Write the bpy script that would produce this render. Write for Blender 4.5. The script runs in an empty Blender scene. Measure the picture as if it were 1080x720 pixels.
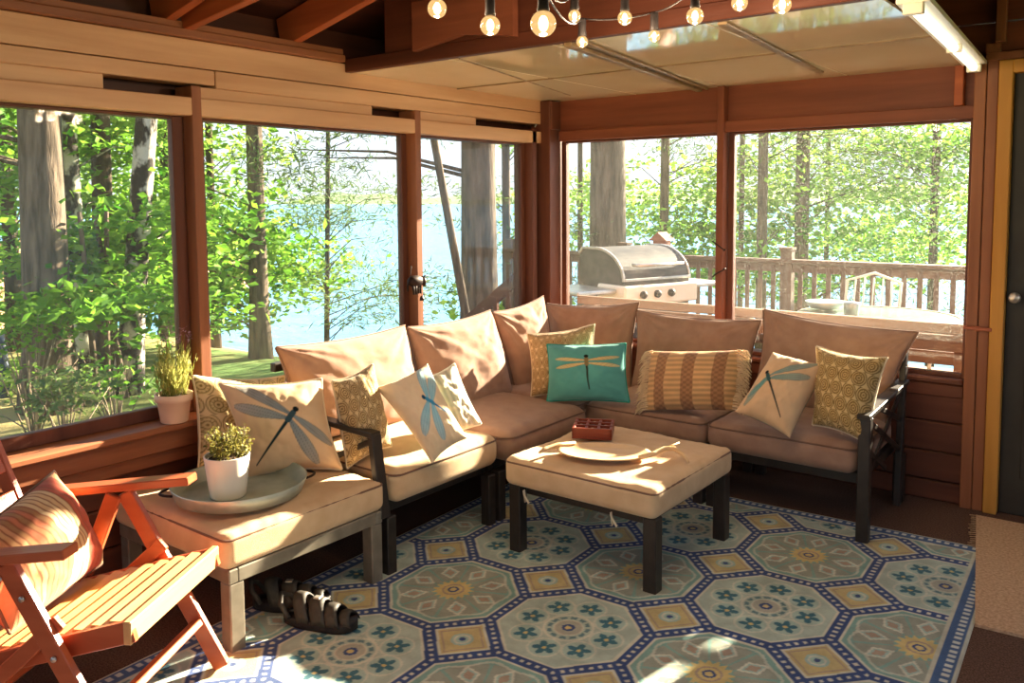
import bpy, bmesh, math, random
import numpy as np
from mathutils import Vector, Matrix
random.seed(7); RNG = np.random.default_rng(7)
C = bpy.context.scene.collection
SC = bpy.context.scene

# ------------------------------------------------------------------ camera
F_PX, YAW, PITCH, ROLL, CY0, CAM_H = 898.4, 0.656885, 0.079773, -0.00669, 280.83, 1.5
def cam_axes():
    cy, sy, cp, sp = math.cos(YAW), math.sin(YAW), math.cos(PITCH), math.sin(PITCH)
    f = np.array([-sy*cp, cy*cp, -sp]); r = np.array([cy, sy, 0.]); u = np.cross(r, f)
    cr, sr = math.cos(ROLL), math.sin(ROLL)
    return cr*r+sr*u, -sr*r+cr*u, f
RX, UP, FW = cam_axes()
cd = bpy.data.cameras.new('camera'); cam = bpy.data.objects.new('camera', cd); C.objects.link(cam)
cd.sensor_width = 36; cd.lens = 36*F_PX/1080; cd.shift_y = -(360-CY0)/1080; cd.clip_start = .05; cd.clip_end = 2000
cam.matrix_world = Matrix(((RX[0], UP[0], -FW[0], 0), (RX[1], UP[1], -FW[1], 0), (RX[2], UP[2], -FW[2], CAM_H), (0, 0, 0, 1)))
SC.camera = cam
# ------------------------------------------------------------------ light
SC.view_settings.view_transform = 'Standard'; SC.view_settings.look = 'None'
SC.view_settings.gamma = 1; SC.view_settings.use_curve_mapping = False
SC.view_settings.exposure = 0.68
SUN_TO = Vector((.175, 1, .36)).normalized()
sl = bpy.data.lights.new('sun', 'SUN'); sl.energy = 30.0; sl.angle = math.radians(.8); sl.color = (1, .86, .62)
so = bpy.data.objects.new('sun', sl); C.objects.link(so); so.rotation_euler = SUN_TO.to_track_quat('Z', 'Y').to_euler()
W = bpy.data.worlds.new('world'); SC.world = W; W.use_nodes = True
wn, wl = W.node_tree.nodes, W.node_tree.links
bg = wn['Background']; bg.inputs['Strength'].default_value = 1.0
wt = wn.new('ShaderNodeTexCoord'); sep = wn.new('ShaderNodeSeparateXYZ'); wr = wn.new('ShaderNodeValToRGB')
wl.new(wt.outputs['Generated'], sep.inputs[0]); wl.new(sep.outputs['Z'], wr.inputs[0]); wl.new(wr.outputs[0], bg.inputs[0])
wr.color_ramp.elements[0].position = 0; wr.color_ramp.elements[0].color = (.82, .92, 1.0, 1)
wr.color_ramp.elements[1].position = .6; wr.color_ramp.elements[1].color = (.55, .75, 1.0, 1)

def ray(x, y):
    return RX*((x-540)/F_PX) + UP*(-(y-CY0)/F_PX) + FW
def at(x, y, ax, v):
    d = ray(x, y); o = np.array([0, 0, CAM_H]); i = 'xyz'.index(ax)
    return o + d*((v-o[i])/d[i])
def at_plane(x, y, p, n):
    d = ray(x, y); o = np.array([0, 0, CAM_H]); n = np.array(n, float)
    return o + d*(((np.array(p)-o) @ n)/(d @ n))
def at_depth(x, y, dist):
    return np.array([0, 0, CAM_H]) + ray(x, y)*dist

# ------------------------------------------------------------------ materials
def srgb(r, g, b):
    return tuple(((c/255)/12.92 if c <= 10 else ((c/255+.055)/1.055)**2.4) for c in (r, g, b)) + (1,)
def new_mat(name):
    m = bpy.data.materials.new(name); m.use_nodes = True
    return m, m.node_tree.nodes, m.node_tree.links, m.node_tree.nodes['Principled BSDF']
def noise_mat(name, c1, c2, scale=8, rough=.7, stretch=(1, 1, 1), bump=.0, bscale=60, metal=0., spec=.3, detail=4, sheen=0., attr=None, lo=.35, hi=.65):
    m, n, l, b = new_mat(name)
    tc = n.new('ShaderNodeTexCoord'); mp = n.new('ShaderNodeMapping'); mp.inputs['Scale'].default_value = stretch
    l.new(tc.outputs['Object'], mp.inputs[0])
    nz = n.new('ShaderNodeTexNoise'); nz.inputs['Scale'].default_value = scale; nz.inputs['Detail'].default_value = detail
    l.new(mp.outputs[0], nz.inputs['Vector'])
    rp = n.new('ShaderNodeValToRGB'); rp.color_ramp.elements[0].position = lo; rp.color_ramp.elements[1].position = hi
    rp.color_ramp.elements[0].color = c1; rp.color_ramp.elements[1].color = c2
    l.new(nz.outputs[0], rp.inputs[0])
    col = rp.outputs[0]
    if attr:
        a = n.new('ShaderNodeAttribute'); a.attribute_name = attr
        mx = n.new('ShaderNodeMix'); mx.data_type = 'RGBA'; mx.blend_type = 'MULTIPLY'; mx.inputs[0].default_value = 1
        l.new(a.outputs['Color'], mx.inputs[6]); l.new(rp.outputs[0], mx.inputs[7]); col = mx.outputs[2]
    l.new(col, b.inputs['Base Color'])
    b.inputs['Roughness'].default_value = rough; b.inputs['Metallic'].default_value = metal; b.inputs['Specular IOR Level'].default_value = spec
    if sheen: b.inputs['Sheen Weight'].default_value = sheen
    if bump:
        n2 = n.new('ShaderNodeTexNoise'); n2.inputs['Scale'].default_value = bscale; n2.inputs['Detail'].default_value = 3
        l.new(mp.outputs[0], n2.inputs['Vector'])
        bp = n.new('ShaderNodeBump'); bp.inputs['Strength'].default_value = bump; bp.inputs['Distance'].default_value = .01
        l.new(n2.outputs[0], bp.inputs['Height']); l.new(bp.outputs[0], b.inputs['Normal'])
    return m
def wood(name, c1, c2, axis, rough=.5, scale=9, bump=.12):
    st = {'x': (.12, 1.6, 1.6), 'y': (1.6, .12, 1.6), 'z': (1.6, 1.6, .12)}[axis]
    return noise_mat(name, c1, c2, scale=scale, rough=rough, stretch=st, bump=bump, bscale=40, lo=.3, hi=.7, detail=6)
def fabric(name, c1, c2=None, bump=.25, attr=None):
    c2 = c2 or tuple(min(1, c*1.12) for c in c1[:3])+(1,)
    return noise_mat(name, c1, c2, scale=14, rough=.92, bump=bump, bscale=420, spec=.1, sheen=.15, attr=attr)
ONE = (1, 1, 1, 1); NINE = (.86, .86, .86, 1)
M = {}
for ax in 'xyz':
    M['cedar_'+ax] = wood('cedar_'+ax, srgb(126, 76, 50), srgb(160, 102, 68), ax)
    M['pale_cedar_'+ax] = wood('pale_cedar_'+ax, srgb(196, 148, 108), srgb(220, 176, 134), ax)
    M['red_cedar_'+ax] = wood('red_cedar_'+ax, srgb(108, 58, 40), srgb(140, 80, 56), ax)
    M['dark_wood_'+ax] = wood('dark_wood_'+ax, srgb(84, 48, 36), srgb(112, 66, 48), ax)
    M['deck_'+ax] = wood('deck_'+ax, srgb(92, 68, 52), srgb(126, 98, 78), ax, rough=.75)
M['dark_red_x'] = wood('dark_red_x', srgb(72, 36, 24), srgb(98, 52, 36), 'x')
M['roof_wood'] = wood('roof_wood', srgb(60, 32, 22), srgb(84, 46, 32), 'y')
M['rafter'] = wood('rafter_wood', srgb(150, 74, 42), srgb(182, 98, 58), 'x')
M['yellow_trim'] = wood('yellow_trim', srgb(186, 128, 52), srgb(206, 150, 70), 'z')
M['door'] = noise_mat('charcoal_door', srgb(52, 48, 42), srgb(62, 58, 50), 5, .5)
M['chair_wood'] = wood('chair_wood', srgb(164, 76, 46), srgb(192, 102, 66), 'x', rough=.3)
M['chair_slat'] = wood('chair_slat', srgb(206, 150, 94), srgb(226, 174, 116), 'y', rough=.4)
M['taupe'] = fabric('taupe_fabric', srgb(150, 116, 98), srgb(162, 128, 108), .3)
M['tan'] = fabric('tan_fabric', srgb(206, 172, 134), srgb(216, 184, 146), .3)
M['pipe'] = fabric('piping_fabric', srgb(120, 90, 74))
M['frame'] = noise_mat('bronze_frame', srgb(38, 31, 27), srgb(50, 42, 37), 20, .4, spec=.5)
M['bench_frame'] = noise_mat('bench_frame', srgb(112, 104, 90), srgb(128, 120, 106), 20, .4, spec=.5)
M['table_glass'] = noise_mat('table_glass', srgb(92, 116, 108), srgb(116, 138, 128), 6, .25, spec=.5)
M['print'] = fabric('printed_fabric', (.92, .92, .92, 1), (1, 1, 1, 1), .25, attr='Col')
M['weave'] = fabric('woven_cotton', (.9, .9, .9, 1), (1, 1, 1, 1), .6, attr='Col')
M['rug'] = fabric('rug_wool', (.8, .8, .8, 1), (1, 1, 1, 1), .5, attr='Col')
M['cream_fringe'] = fabric('cream_fringe', srgb(214, 186, 150))
M['green_pipe'] = fabric('green_piping', srgb(40, 110, 88))
M['teal_edge'] = fabric('teal_edge', srgb(38, 140, 124))
M['cream_edge'] = fabric('cream_edge', srgb(214, 196, 164))
M['white_edge'] = fabric('white_edge', srgb(232, 222, 206))
M['floor'] = noise_mat('brown_carpet', srgb(78, 56, 46), srgb(120, 90, 76), 160, .95, bump=.7, bscale=240)
M['mat'] = noise_mat('jute', srgb(192, 154, 122), srgb(222, 188, 154), 90, .95, bump=.7, bscale=200)
M['panel'] = noise_mat('ceiling_panel', srgb(222, 206, 172), srgb(234, 220, 190), 1.5, .05, spec=1.0, bump=.02, bscale=3)
M['seam'] = noise_mat('seam_strip', srgb(118, 96, 66), srgb(150, 124, 92), 10, .5)
M['white_plastic'] = noise_mat('white_plastic', srgb(236, 228, 204), srgb(244, 238, 218), 5, .35)
M['ceramic'] = noise_mat('white_ceramic', srgb(232, 222, 206), srgb(242, 234, 220), 5, .3, spec=.5)
M['terracotta'] = noise_mat('peach_pot', srgb(226, 190, 160), srgb(236, 204, 176), 6, .55)
M['soil'] = noise_mat('soil', srgb(48, 34, 24), srgb(78, 58, 40), 60, .95)
M['galv'] = noise_mat('galvanised', srgb(160, 172, 162), srgb(190, 200, 190), 9, .42, metal=.55, spec=.5)
M['tray_wood'] = wood('tray_wood', srgb(206, 168, 120), srgb(224, 190, 146), 'x', rough=.45)
M['box_wood'] = wood('box_wood', srgb(110, 46, 32), srgb(140, 66, 46), 'x', rough=.35)
M['black'] = noise_mat('black_rubber', srgb(30, 26, 26), srgb(48, 42, 42), 30, .5)
M['shoe'] = noise_mat('shoe_strap', srgb(54, 49, 43), srgb(70, 64, 56), 40, .6)
M['iron'] = noise_mat('iron', srgb(36, 24, 20), srgb(52, 36, 30), 30, .5, metal=.4)
M['bark'] = noise_mat('bark', srgb(66, 56, 46), srgb(116, 100, 84), 6, .95, stretch=(3, 3, .5), bump=1., bscale=14)
M['dark_bark'] = noise_mat('dark_bark', srgb(48, 40, 32), srgb(88, 74, 60), 6, .95, stretch=(3, 3, .5), bump=1., bscale=14)
M['birch'] = noise_mat('birch_bark', srgb(46, 40, 36), srgb(196, 186, 170), 5, .9, stretch=(1.4, 1.4, 1.0), bump=.5, bscale=18, lo=.47, hi=.56)
M['grass'] = noise_mat('lawn', srgb(80, 112, 48), srgb(146, 132, 84), .6, .95, bump=.8, bscale=40, lo=.42, hi=.6)
M['sand'] = noise_mat('sand', srgb(190, 140, 106), srgb(214, 170, 136), 1.2, .95)
M['grill_dark'] = noise_mat('grill_grey', srgb(50, 46, 43), srgb(74, 69, 64), 12, .5, spec=.5)
M['steel'] = noise_mat('steel', srgb(186, 180, 170), srgb(212, 206, 198), 12, .35, metal=.7)
M['blue_grey'] = noise_mat('blue_grey', srgb(42, 54, 76), srgb(58, 72, 96), 12, .5)
M['red_paint'] = noise_mat('red_brown_paint', srgb(150, 80, 54), srgb(170, 98, 70), 12, .6)
M['hill'] = noise_mat('far_shore', srgb(96, 120, 84), srgb(128, 148, 104), .05, 1.)
M['strap'] = fabric('strap', srgb(214, 200, 178))
def leaf_mat(name, c1, c2, tr=.55):
    m, n, l, b = new_mat(name)
    g = n.new('ShaderNodeAttribute'); g.attribute_name = 'rnd'
    rp = n.new('ShaderNodeValToRGB'); rp.color_ramp.elements[0].color = c1; rp.color_ramp.elements[1].color = c2
    l.new(g.outputs['Fac'], rp.inputs[0]); l.new(rp.outputs[0], b.inputs['Base Color'])
    b.inputs['Roughness'].default_value = .6; b.inputs['Specular IOR Level'].default_value = .2
    t = n.new('ShaderNodeBsdfTranslucent'); l.new(rp.outputs[0], t.inputs[0])
    mx = n.new('ShaderNodeMixShader'); mx.inputs[0].default_value = tr
    l.new(b.outputs[0], mx.inputs[1]); l.new(t.outputs[0], mx.inputs[2])
    l.new(mx.outputs[0], n['Material Output'].inputs[0])
    return m
M['maple'] = leaf_mat('maple_leaf', srgb(54, 112, 28), srgb(128, 172, 56))
M['pine'] = leaf_mat('pine_needle', srgb(56, 86, 44), srgb(112, 132, 68), .4)
M['sunlit_leaf'] = leaf_mat('sunny_leaf', srgb(94, 142, 44), srgb(162, 190, 84))  # paler leaf copy, the sunlit yellow-green is in its colour
M['herb'] = leaf_mat('herb_leaf', srgb(140, 146, 70), srgb(214, 208, 128), .35)
M['thyme'] = leaf_mat('thyme_leaf', srgb(70, 72, 40), srgb(172, 164, 78), .3)
M['flower'] = leaf_mat('lavender_flower', srgb(150, 112, 140), srgb(206, 170, 180), .4)
M['twig'] = noise_mat('twig', srgb(110, 96, 80), srgb(150, 134, 112), 20, .9)
def lake_mat():
    m, n, l, b = new_mat('lake_water')
    b.inputs['Base Color'].default_value = srgb(96, 152, 186); b.inputs['Specular IOR Level'].default_value = .12; b.inputs['Roughness'].default_value = .25
    tc = n.new('ShaderNodeTexCoord'); nz = n.new('ShaderNodeTexNoise'); nz.inputs['Scale'].default_value = .9; nz.inputs['Detail'].default_value = 6
    l.new(tc.outputs['Object'], nz.inputs['Vector'])
    bp = n.new('ShaderNodeBump'); bp.inputs['Strength'].default_value = .5; bp.inputs['Distance'].default_value = .3
    l.new(nz.outputs[0], bp.inputs['Height']); l.new(bp.outputs[0], b.inputs['Normal'])
    return m
M['lake'] = lake_mat()
def glass_mat(name, haze, dust, dscale, dlo, dhi, tint=(1, 1, 1, 1)):
    # clear pane with a thin film of haze and water spots / dust that catches the sun
    m, n, l, b = new_mat(name); n.remove(b)
    tr = n.new('ShaderNodeBsdfTransparent'); tr.inputs[0].default_value = tint
    gl = n.new('ShaderNodeBsdfGlossy'); gl.inputs['Roughness'].default_value = .02
    fr = n.new('ShaderNodeFresnel'); fr.inputs[0].default_value = 1.16
    m1 = n.new('ShaderNodeMixShader'); l.new(fr.outputs[0], m1.inputs[0]); l.new(tr.outputs[0], m1.inputs[1]); l.new(gl.outputs[0], m1.inputs[2])
    df = n.new('ShaderNodeBsdfDiffuse'); df.inputs[0].default_value = srgb(226, 218, 198)
    tl = n.new('ShaderNodeBsdfTranslucent'); tl.inputs[0].default_value = srgb(214, 214, 206)
    m2 = n.new('ShaderNodeMixShader'); m2.inputs[0].default_value = .5; l.new(df.outputs[0], m2.inputs[1]); l.new(tl.outputs[0], m2.inputs[2])
    tc = n.new('ShaderNodeTexCoord'); nz = n.new('ShaderNodeTexNoise'); nz.inputs['Scale'].default_value = dscale; nz.inputs['Detail'].default_value = 5
    l.new(tc.outputs['Object'], nz.inputs['Vector'])
    nb = n.new('ShaderNodeTexNoise'); nb.inputs['Scale'].default_value = 3.; l.new(tc.outputs['Object'], nb.inputs['Vector'])
    rp = n.new('ShaderNodeMapRange'); rp.inputs['From Min'].default_value = dlo; rp.inputs['From Max'].default_value = dhi
    rp.inputs['To Min'].default_value = haze; rp.inputs['To Max'].default_value = dust
    l.new(nz.outputs[0], rp.inputs[0])
    m3 = n.new('ShaderNodeMixShader'); l.new(rp.outputs[0], m3.inputs[0]); l.new(m1.outputs[0], m3.inputs[1]); l.new(m2.outputs[0], m3.inputs[2])
    l.new(m3.outputs[0], n['Material Output'].inputs[0])
    return m
M['glass_left'] = glass_mat('screened_pane', .05, .075, 60, .45, .7)
M['glass_mid'] = glass_mat('dusty_pane', .007, .08, 190, .54, .68)
M['glass_right'] = glass_mat('spotted_pane', .008, .15, 170, .55, .68)
def emit_mat(name, col, s):
    m, n, l, b = new_mat(name); b.inputs['Base Color'].default_value = col
    b.inputs['Emission Color'].default_value = col; b.inputs['Emission Strength'].default_value = s
    return m
M['filament'] = emit_mat('filament', (1, .62, .22, 1), 14)
M['tube'] = emit_mat('fluorescent_tube', (1, .93, .76, 1), 1.3)
def bulb_mat():
    m, n, l, b = new_mat('bulb_glass'); n.remove(b)
    tr = n.new('ShaderNodeBsdfTransparent'); tr.inputs[0].default_value = (1, .9, .7, 1)
    e = n.new('ShaderNodeEmission'); e.inputs[0].default_value = (1, .62, .25, 1); e.inputs[1].default_value = 1.0
    g = n.new('ShaderNodeBsdfGlossy'); g.inputs['Roughness'].default_value = .05
    m1 = n.new('ShaderNodeMixShader'); m1.inputs[0].default_value = .45; l.new(tr.outputs[0], m1.inputs[1]); l.new(e.outputs[0], m1.inputs[2])
    m2 = n.new('ShaderNodeMixShader'); m2.inputs[0].default_value = .12; l.new(m1.outputs[0], m2.inputs[1]); l.new(g.outputs[0], m2.inputs[2])
    l.new(m2.outputs[0], n['Material Output'].inputs[0])
    return m
M['bulb'] = bulb_mat()

# ------------------------------------------------------------------ mesh helpers
class MB:
    def __init__(s): s.v = []; s.f = []; s.sm = []
    def add(s, vs, fs, smooth=False):
        o = len(s.v); s.v.extend([tuple(map(float, p)) for p in vs]); s.f.extend([tuple(i+o for i in f) for f in fs]); s.sm.extend([smooth]*len(fs)); return s
    def box(s, x0, x1, y0, y1, z0, z1, b=.003):
        bm = bmesh.new(); bmesh.ops.create_cube(bm, size=1)
        for v in bm.verts: v.co = ((x0+x1)/2+v.co.x*(x1-x0), (y0+y1)/2+v.co.y*(y1-y0), (z0+z1)/2+v.co.z*(z1-z0))
        b = min(b, .3*min(abs(x1-x0), abs(y1-y0), abs(z1-z0)))
        if b > 0: bmesh.ops.bevel(bm, geom=bm.edges[:], offset=b, segments=1, affect='EDGES')
        bm.verts.index_update(); s.add([v.co for v in bm.verts], [[v.index for v in f.verts] for f in bm.faces]); bm.free(); return s
    def bar(s, p0, p1, w, h, up=(0, 0, 1), b=.003):
        # box from p0 to p1, w across, h along up
        p0, p1 = Vector(p0), Vector(p1); d = (p1-p0); L = d.length; d.normalize()
        side = d.cross(Vector(up)).normalized(); u = side.cross(d)
        t = MB().box(0, L, -w/2, w/2, -h/2, h/2, b)
        s.add([p0+d*q[0]+side*q[1]+u*q[2] for q in t.v], t.f); return s
    def tube(s, pts, r, n=8, caps=True):
        pts = [Vector(p) for p in pts]; rs = r if isinstance(r, (list, tuple)) else [r]*len(pts)
        vs = []; fs = []; prev = None
        for i, p in enumerate(pts):
            d = (pts[min(i+1, len(pts)-1)]-pts[max(i-1, 0)]).normalized()
            a = prev if prev is not None else (Vector((0, 0, 1)) if abs(d.z) < .9 else Vector((1, 0, 0)))
            sd = (a-d*a.dot(d)).normalized(); prev = sd; u = d.cross(sd)
            for k in range(n):
                t = 2*math.pi*k/n; vs.append(p+(sd*math.cos(t)+u*math.sin(t))*rs[i])
        for i in range(len(pts)-1):
            for k in range(n): fs.append((i*n+k, i*n+(k+1) % n, (i+1)*n+(k+1) % n, (i+1)*n+k))
        if caps: fs.append(tuple(range(n))[::-1]); fs.append(tuple((len(pts)-1)*n+k for k in range(n)))
        return s.add(vs, fs, True)
    def lathe(s, prof, n=32, c=(0, 0, 0), sx=1, sy=1):
        vs = []; fs = []
        for r, z in prof:
            for k in range(n): t = 2*math.pi*k/n; vs.append((c[0]+r*sx*math.cos(t), c[1]+r*sy*math.sin(t), c[2]+z))
        m = len(prof)
        for i in range(m-1):
            for k in range(n): fs.append((i*n+k, i*n+(k+1) % n, (i+1)*n+(k+1) % n, (i+1)*n+k))
        return s.add(vs, fs, True)
    def prism(s, poly, axis, a, b):
        # extrude a 2-D outline along an axis
        def P(q, t): return {'x': (t, q[0], q[1]), 'y': (q[0], t, q[1]), 'z': (q[0], q[1], t)}[axis]
        n = len(poly); vs = [P(q, a) for q in poly]+[P(q, b) for q in poly]
        return s.add(vs, [tuple(range(n))[::-1], tuple(range(n, 2*n))]+[(i, (i+1) % n, n+(i+1) % n, n+i) for i in range(n)])
    def build(s, name, mat, parent=None, loc=(0, 0, 0)):
        me = bpy.data.meshes.new(name); me.from_pydata(s.v, [], s.f); me.update()
        me.polygons.foreach_set('use_smooth', s.sm); me.materials.append(mat)
        o = bpy.data.objects.new(name, me); C.objects.link(o); o.location = loc
        if parent: o.parent = parent
        return o
def tag(o, label=None, cat=None, group=None, kind=None):
    if label: o['label'] = label
    if cat: o['category'] = cat
    if group: o['group'] = group
    if kind: o['kind'] = kind
    return o
def thing(name, label, cat, loc=(0, 0, 0), rz=0, group=None):
    o = bpy.data.objects.new(name, None); C.objects.link(o); o.location = loc; o.rotation_euler = (0, 0, rz); o.empty_display_size = .1
    return tag(o, label, cat, group)
def struct(name, mb, mat, parent=None):
    o = mb.build(name, mat, parent)
    if not parent: o['kind'] = 'structure'
    return o
def grid_object(name, P, mat, parent=None, col=None, loc=(0, 0, 0), closed=False, smooth=True):
    # P: (n, m, 3) array of points -> quad grid, with optional per-vertex pattern colour
    n, m = P.shape[:2]; idx = np.arange(n*m).reshape(n, m)
    f = np.stack([idx[:-1, :-1], idx[1:, :-1], idx[1:, 1:], idx[:-1, 1:]], -1).reshape(-1, 4)
    return raw_object(name, P.reshape(-1, 3), f, mat, parent, None if col is None else col.reshape(-1, 3), loc, smooth)
def raw_object(name, V, Fq, mat, parent=None, col=None, loc=(0, 0, 0), smooth=True, rnd=None):
    V = np.asarray(V, np.float32)-np.asarray(loc, np.float32); Fq = np.asarray(Fq, np.int32)
    me = bpy.data.meshes.new(name); me.vertices.add(len(V)); me.vertices.foreach_set('co', V.ravel())
    k = Fq.shape[1]; me.loops.add(Fq.size); me.loops.foreach_set('vertex_index', Fq.ravel())
    me.polygons.add(len(Fq)); me.polygons.foreach_set('loop_start', np.arange(0, Fq.size, k, dtype=np.int32))
    me.polygons.foreach_set('use_smooth', np.full(len(Fq), smooth)); me.update(calc_edges=True)
    if col is not None:
        a = me.color_attributes.new('Col', 'FLOAT_COLOR', 'POINT'); a.data.foreach_set('color', np.concatenate([col, np.ones((len(col), 1))], 1).astype(np.float32).ravel())
    if rnd is not None:
        a = me.attributes.new('rnd', 'FLOAT', 'POINT'); a.data.foreach_set('value', np.asarray(rnd, np.float32))
    me.materials.append(mat); me.validate()
    o = bpy.data.objects.new(name, me); C.objects.link(o); o.location = loc
    if parent: o.parent = parent
    return o
def lin(r, g, b): return np.array(srgb(r, g, b)[:3])
def vnoise(X, Y, seed, octaves=3):
    # smooth value noise on numpy arrays
    out = np.zeros_like(X); amp = 1; rs = np.random.default_rng(seed)
    for o in range(octaves):
        T = rs.random((64, 64)); xi = np.floor(X).astype(int); yi = np.floor(Y).astype(int); fx = X-xi; fy = Y-yi
        fx = fx*fx*(3-2*fx); fy = fy*fy*(3-2*fy); g = lambda i, j: T[(xi+i) % 64, (yi+j) % 64]
        out += amp*((g(0, 0)*(1-fx)+g(1, 0)*fx)*(1-fy)+(g(0, 1)*(1-fx)+g(1, 1)*fx)*fy-.5); X = X*2+3.1; Y = Y*2+1.7; amp *= .5
    return out

# ------------------------------------------------------------------ room shell
XL, YB = -3.22, 4.53          # window planes of the left and back walls
XR, YF = 2.3, -2.6            # walls behind and beside the viewer
struct('floor', MB().box(XL-.1, XR, YF, YB+.12, -.12, 0, 0), M['floor'])
# left wall
w = MB()
zs = [0, .16, .32, .48, .60]
for a, b in zip(zs[:-1], zs[1:]): w.box(XL-.12, XL+.03, YF, YB+.1, a+.003, b-.002, .006)
struct('wall_left', w, M['dark_wood_y'])
struct('trim_1', MB().box(XL-.14, XL+.12, YF, 4.36, .585, .612, .006).box(XL+.0, XL+.085, YF, 4.36, .50, .585, .006).box(XL+.0, XL+.055, YF, 4.36, .44, .5, .006), M['cedar_y'])
hd = MB()
hd.box(XL-.08, XL+.05, YF, YB-.10, 1.845, 1.918, .004)       # header under the slot
struct('trim_2', hd, M['pale_cedar_y'])
struct('trim_28', MB().box(XL-.16, XL-.12, YF, YB+.12, 1.84, 2.15, .002).box(XL-.12, XL+.02, YB-.06, YB+.12, .0, 2.15, .002).box(XL-.12, XL-.08, YF, YB, 2.03, 2.06, .002), M['roof_wood'])  # slot back in dark wood, the recess shade put into the colour
fb = MB(); fb.box(XL-.06, XL+.045, YF, 2.098, 1.975, 2.036, .003); fb.box(XL-.06, XL+.047, 2.102, YB-.02, 1.965, 2.036, .003)
struct('trim_3', fb, M['pale_cedar_y'])
struct('trim_4', MB().box(XL-.08, XL+.045, YF, YB-.01, 2.04, 2.15, .003), M['pale_cedar_y'])
struct('trim_5', MB().box(XL-.08, XL+.075, YF, 2.79, 2.152, 2.185, .003).box(XL-.08, XL+.06, YF, 2.79, 2.188, 2.215, .003), M['cedar_y'])
# infill boards that close part of the slot above two of the windows
struct('trim_6', MB().box(XL-.06, XL+.038, 2.03, 2.99, 1.9185, 1.9645, .003).box(XL-.06, XL+.036, 3.326, 3.80, 1.9185, 1.9645, .003).box(XL-.06, XL+.038, YF, 1.63, 1.9185, 1.9745, .003), M['pale_cedar_y'])
posts_l = [(.55, .595), (1.984, 2.029), (3.281, 3.325)]
for i, (a, b) in enumerate(posts_l):
    struct('trim_%d' % (7+i), MB().box(XL-.07, XL+.052, a, b, .60, 1.966, .003), M['cedar_z'])
struct('trim_10', MB().box(XL-.10, XL+.05, 4.33, 4.375, .6, 1.93, .003).box(XL-.03, XL+.118, 4.42, YB+.05, .0, 2.11, .004).box(XL+.09, XL+.128, YB-.10, YB-.02, 1.93, 2.105, .003), M['dark_wood_z'])
def pane_window(name, plane, a0, a1, z0, z1, glass, fw=.035, mat='dark_wood_z'):
    e = bpy.data.objects.new(name, None); C.objects.link(e); e['kind'] = 'structure'
    f = MB(); g = MB()
    if plane == 'left':
        for (p, q, r, s) in ((a0, a0+fw, z0, z1), (a1-fw, a1, z0, z1), (a0+fw, a1-fw, z0, z0+fw), (a0+fw, a1-fw, z1-.012, z1)): f.box(XL-.05, XL-.01, p, q, r, s, .003)
        g.box(XL-.032, XL-.028, a0+fw-.004, a1-fw+.004, z0+fw-.004, z1-.008, 0)
    else:
        for (p, q, r, s) in ((a0, a0+fw, z0, z1), (a1-fw*.5, a1, z0, z1), (a0+fw, a1-fw*.5, z0, z0+.02), (a0+fw, a1-fw*.5, z1-.012, z1)): f.box(p, q, YB+.01, YB+.05, r, s, .003)
        g.box(a0+fw-.004, a1-fw*.5+.004, YB+.028, YB+.032, z0+.016, z1-.008, 0)
    f.build('window_frame', M[mat], e); g.build('window_pane', M[glass], e)
    return e
pane_window('window_1', 'left', .60, 1.98, .612, 1.845, 'glass_left', .05)
pane_window('window_2', 'left', 2.033, 3.277, .612, 1.845, 'glass_left', .04)
pane_window('window_3', 'left', 3.329, 4.33, .612, 1.845, 'glass_left', .04)
# back wall
w = MB(); zs = [0.0, .10, .245, .395, .53]
for a, b in zip(zs[:-1], zs[1:]): w.box(XL-.1, -.74, YB-.02, YB+.10, a+.003, b-.002, .006)
struct('wall_back', w, M['dark_wood_x'])
struct('trim_11', MB().box(XL+.1, -.745, YB-.045, YB+.08, .588, .618, .008).box(XL+.1, -.745, YB-.03, YB+.02, .525, .586, .004), M['dark_wood_x'])
struct('trim_12', MB().box(XL+.13, -.74, YB-.03, YB+.08, 1.858, 1.92, .004), M['red_cedar_x'])
struct('trim_13', MB().box(XL+.10, -.745, YB+.01, YB+.08, 1.915, 2.14, .002), M['red_cedar_x'])
struct('trim_14', MB().box(-2.012, -1.972, YB-.05, YB+.06, .60, 2.11, .003), M['red_cedar_z'])
struct('trim_15', MB().box(-.826, -.788, YB-.05, YB+.02, 1.92, 2.105, .003), M['rafter'])
struct('trim_16', MB().box(-.742, -.693, YB-.05, YB+.1, 0.0, 2.15, .003).box(-.690, -.645, YB-.045, YB+.1, 0.0, 2.15, .003), M['cedar_z'])
pane_window('window_4', 'back', XL+.125, -2.016, .618, 1.858, 'glass_mid')
pane_window('window_5', 'back', -1.968, -.745, .618, 1.858, 'glass_right')
# door beside the back windows
d = bpy.data.objects.new('door_1', None); C.objects.link(d); d['kind'] = 'structure'
MB().box(-.642, -.585, YB-.06, YB+.06, 0, 2.11, .004).box(-.585, .45, YB-.06, YB+.06, 2.05, 2.11, .004).box(.39, .45, YB-.06, YB+.06, 0, 2.05, .004).build('door_frame', M['yellow_trim'], d)
MB().box(-.588, .393, YB-.01, YB+.035, .0, 2.055, .006).box(-.5, .31, YB-.018, YB-.008, .18, .95, .01).box(-.5, .31, YB-.018, YB-.008, 1.1, 1.92, .01).build('door_leaf', M['door'], d)
MB().lathe([(.0, 0), (.012, 0), (.012, .02), (.024, .03), (.026, .045), (.018, .055), (0, .057)], 16).build('door_knob', M['steel'], d, (-.545, YB-.012, 1.03)).rotation_euler = (math.pi/2, 0, 0)
w = MB(); z = 2.15
w.box(.44, XR, YB-.02, YB+.08, 0, 2.15, 0).box(-.645, .45, YB-.02, YB+.08, 2.09, 2.15, 0)
while z < 3.2: w.box(XL-.1, XR, YB-.02, YB+.08, z+.003, z+.137, .005); z += .14
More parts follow.
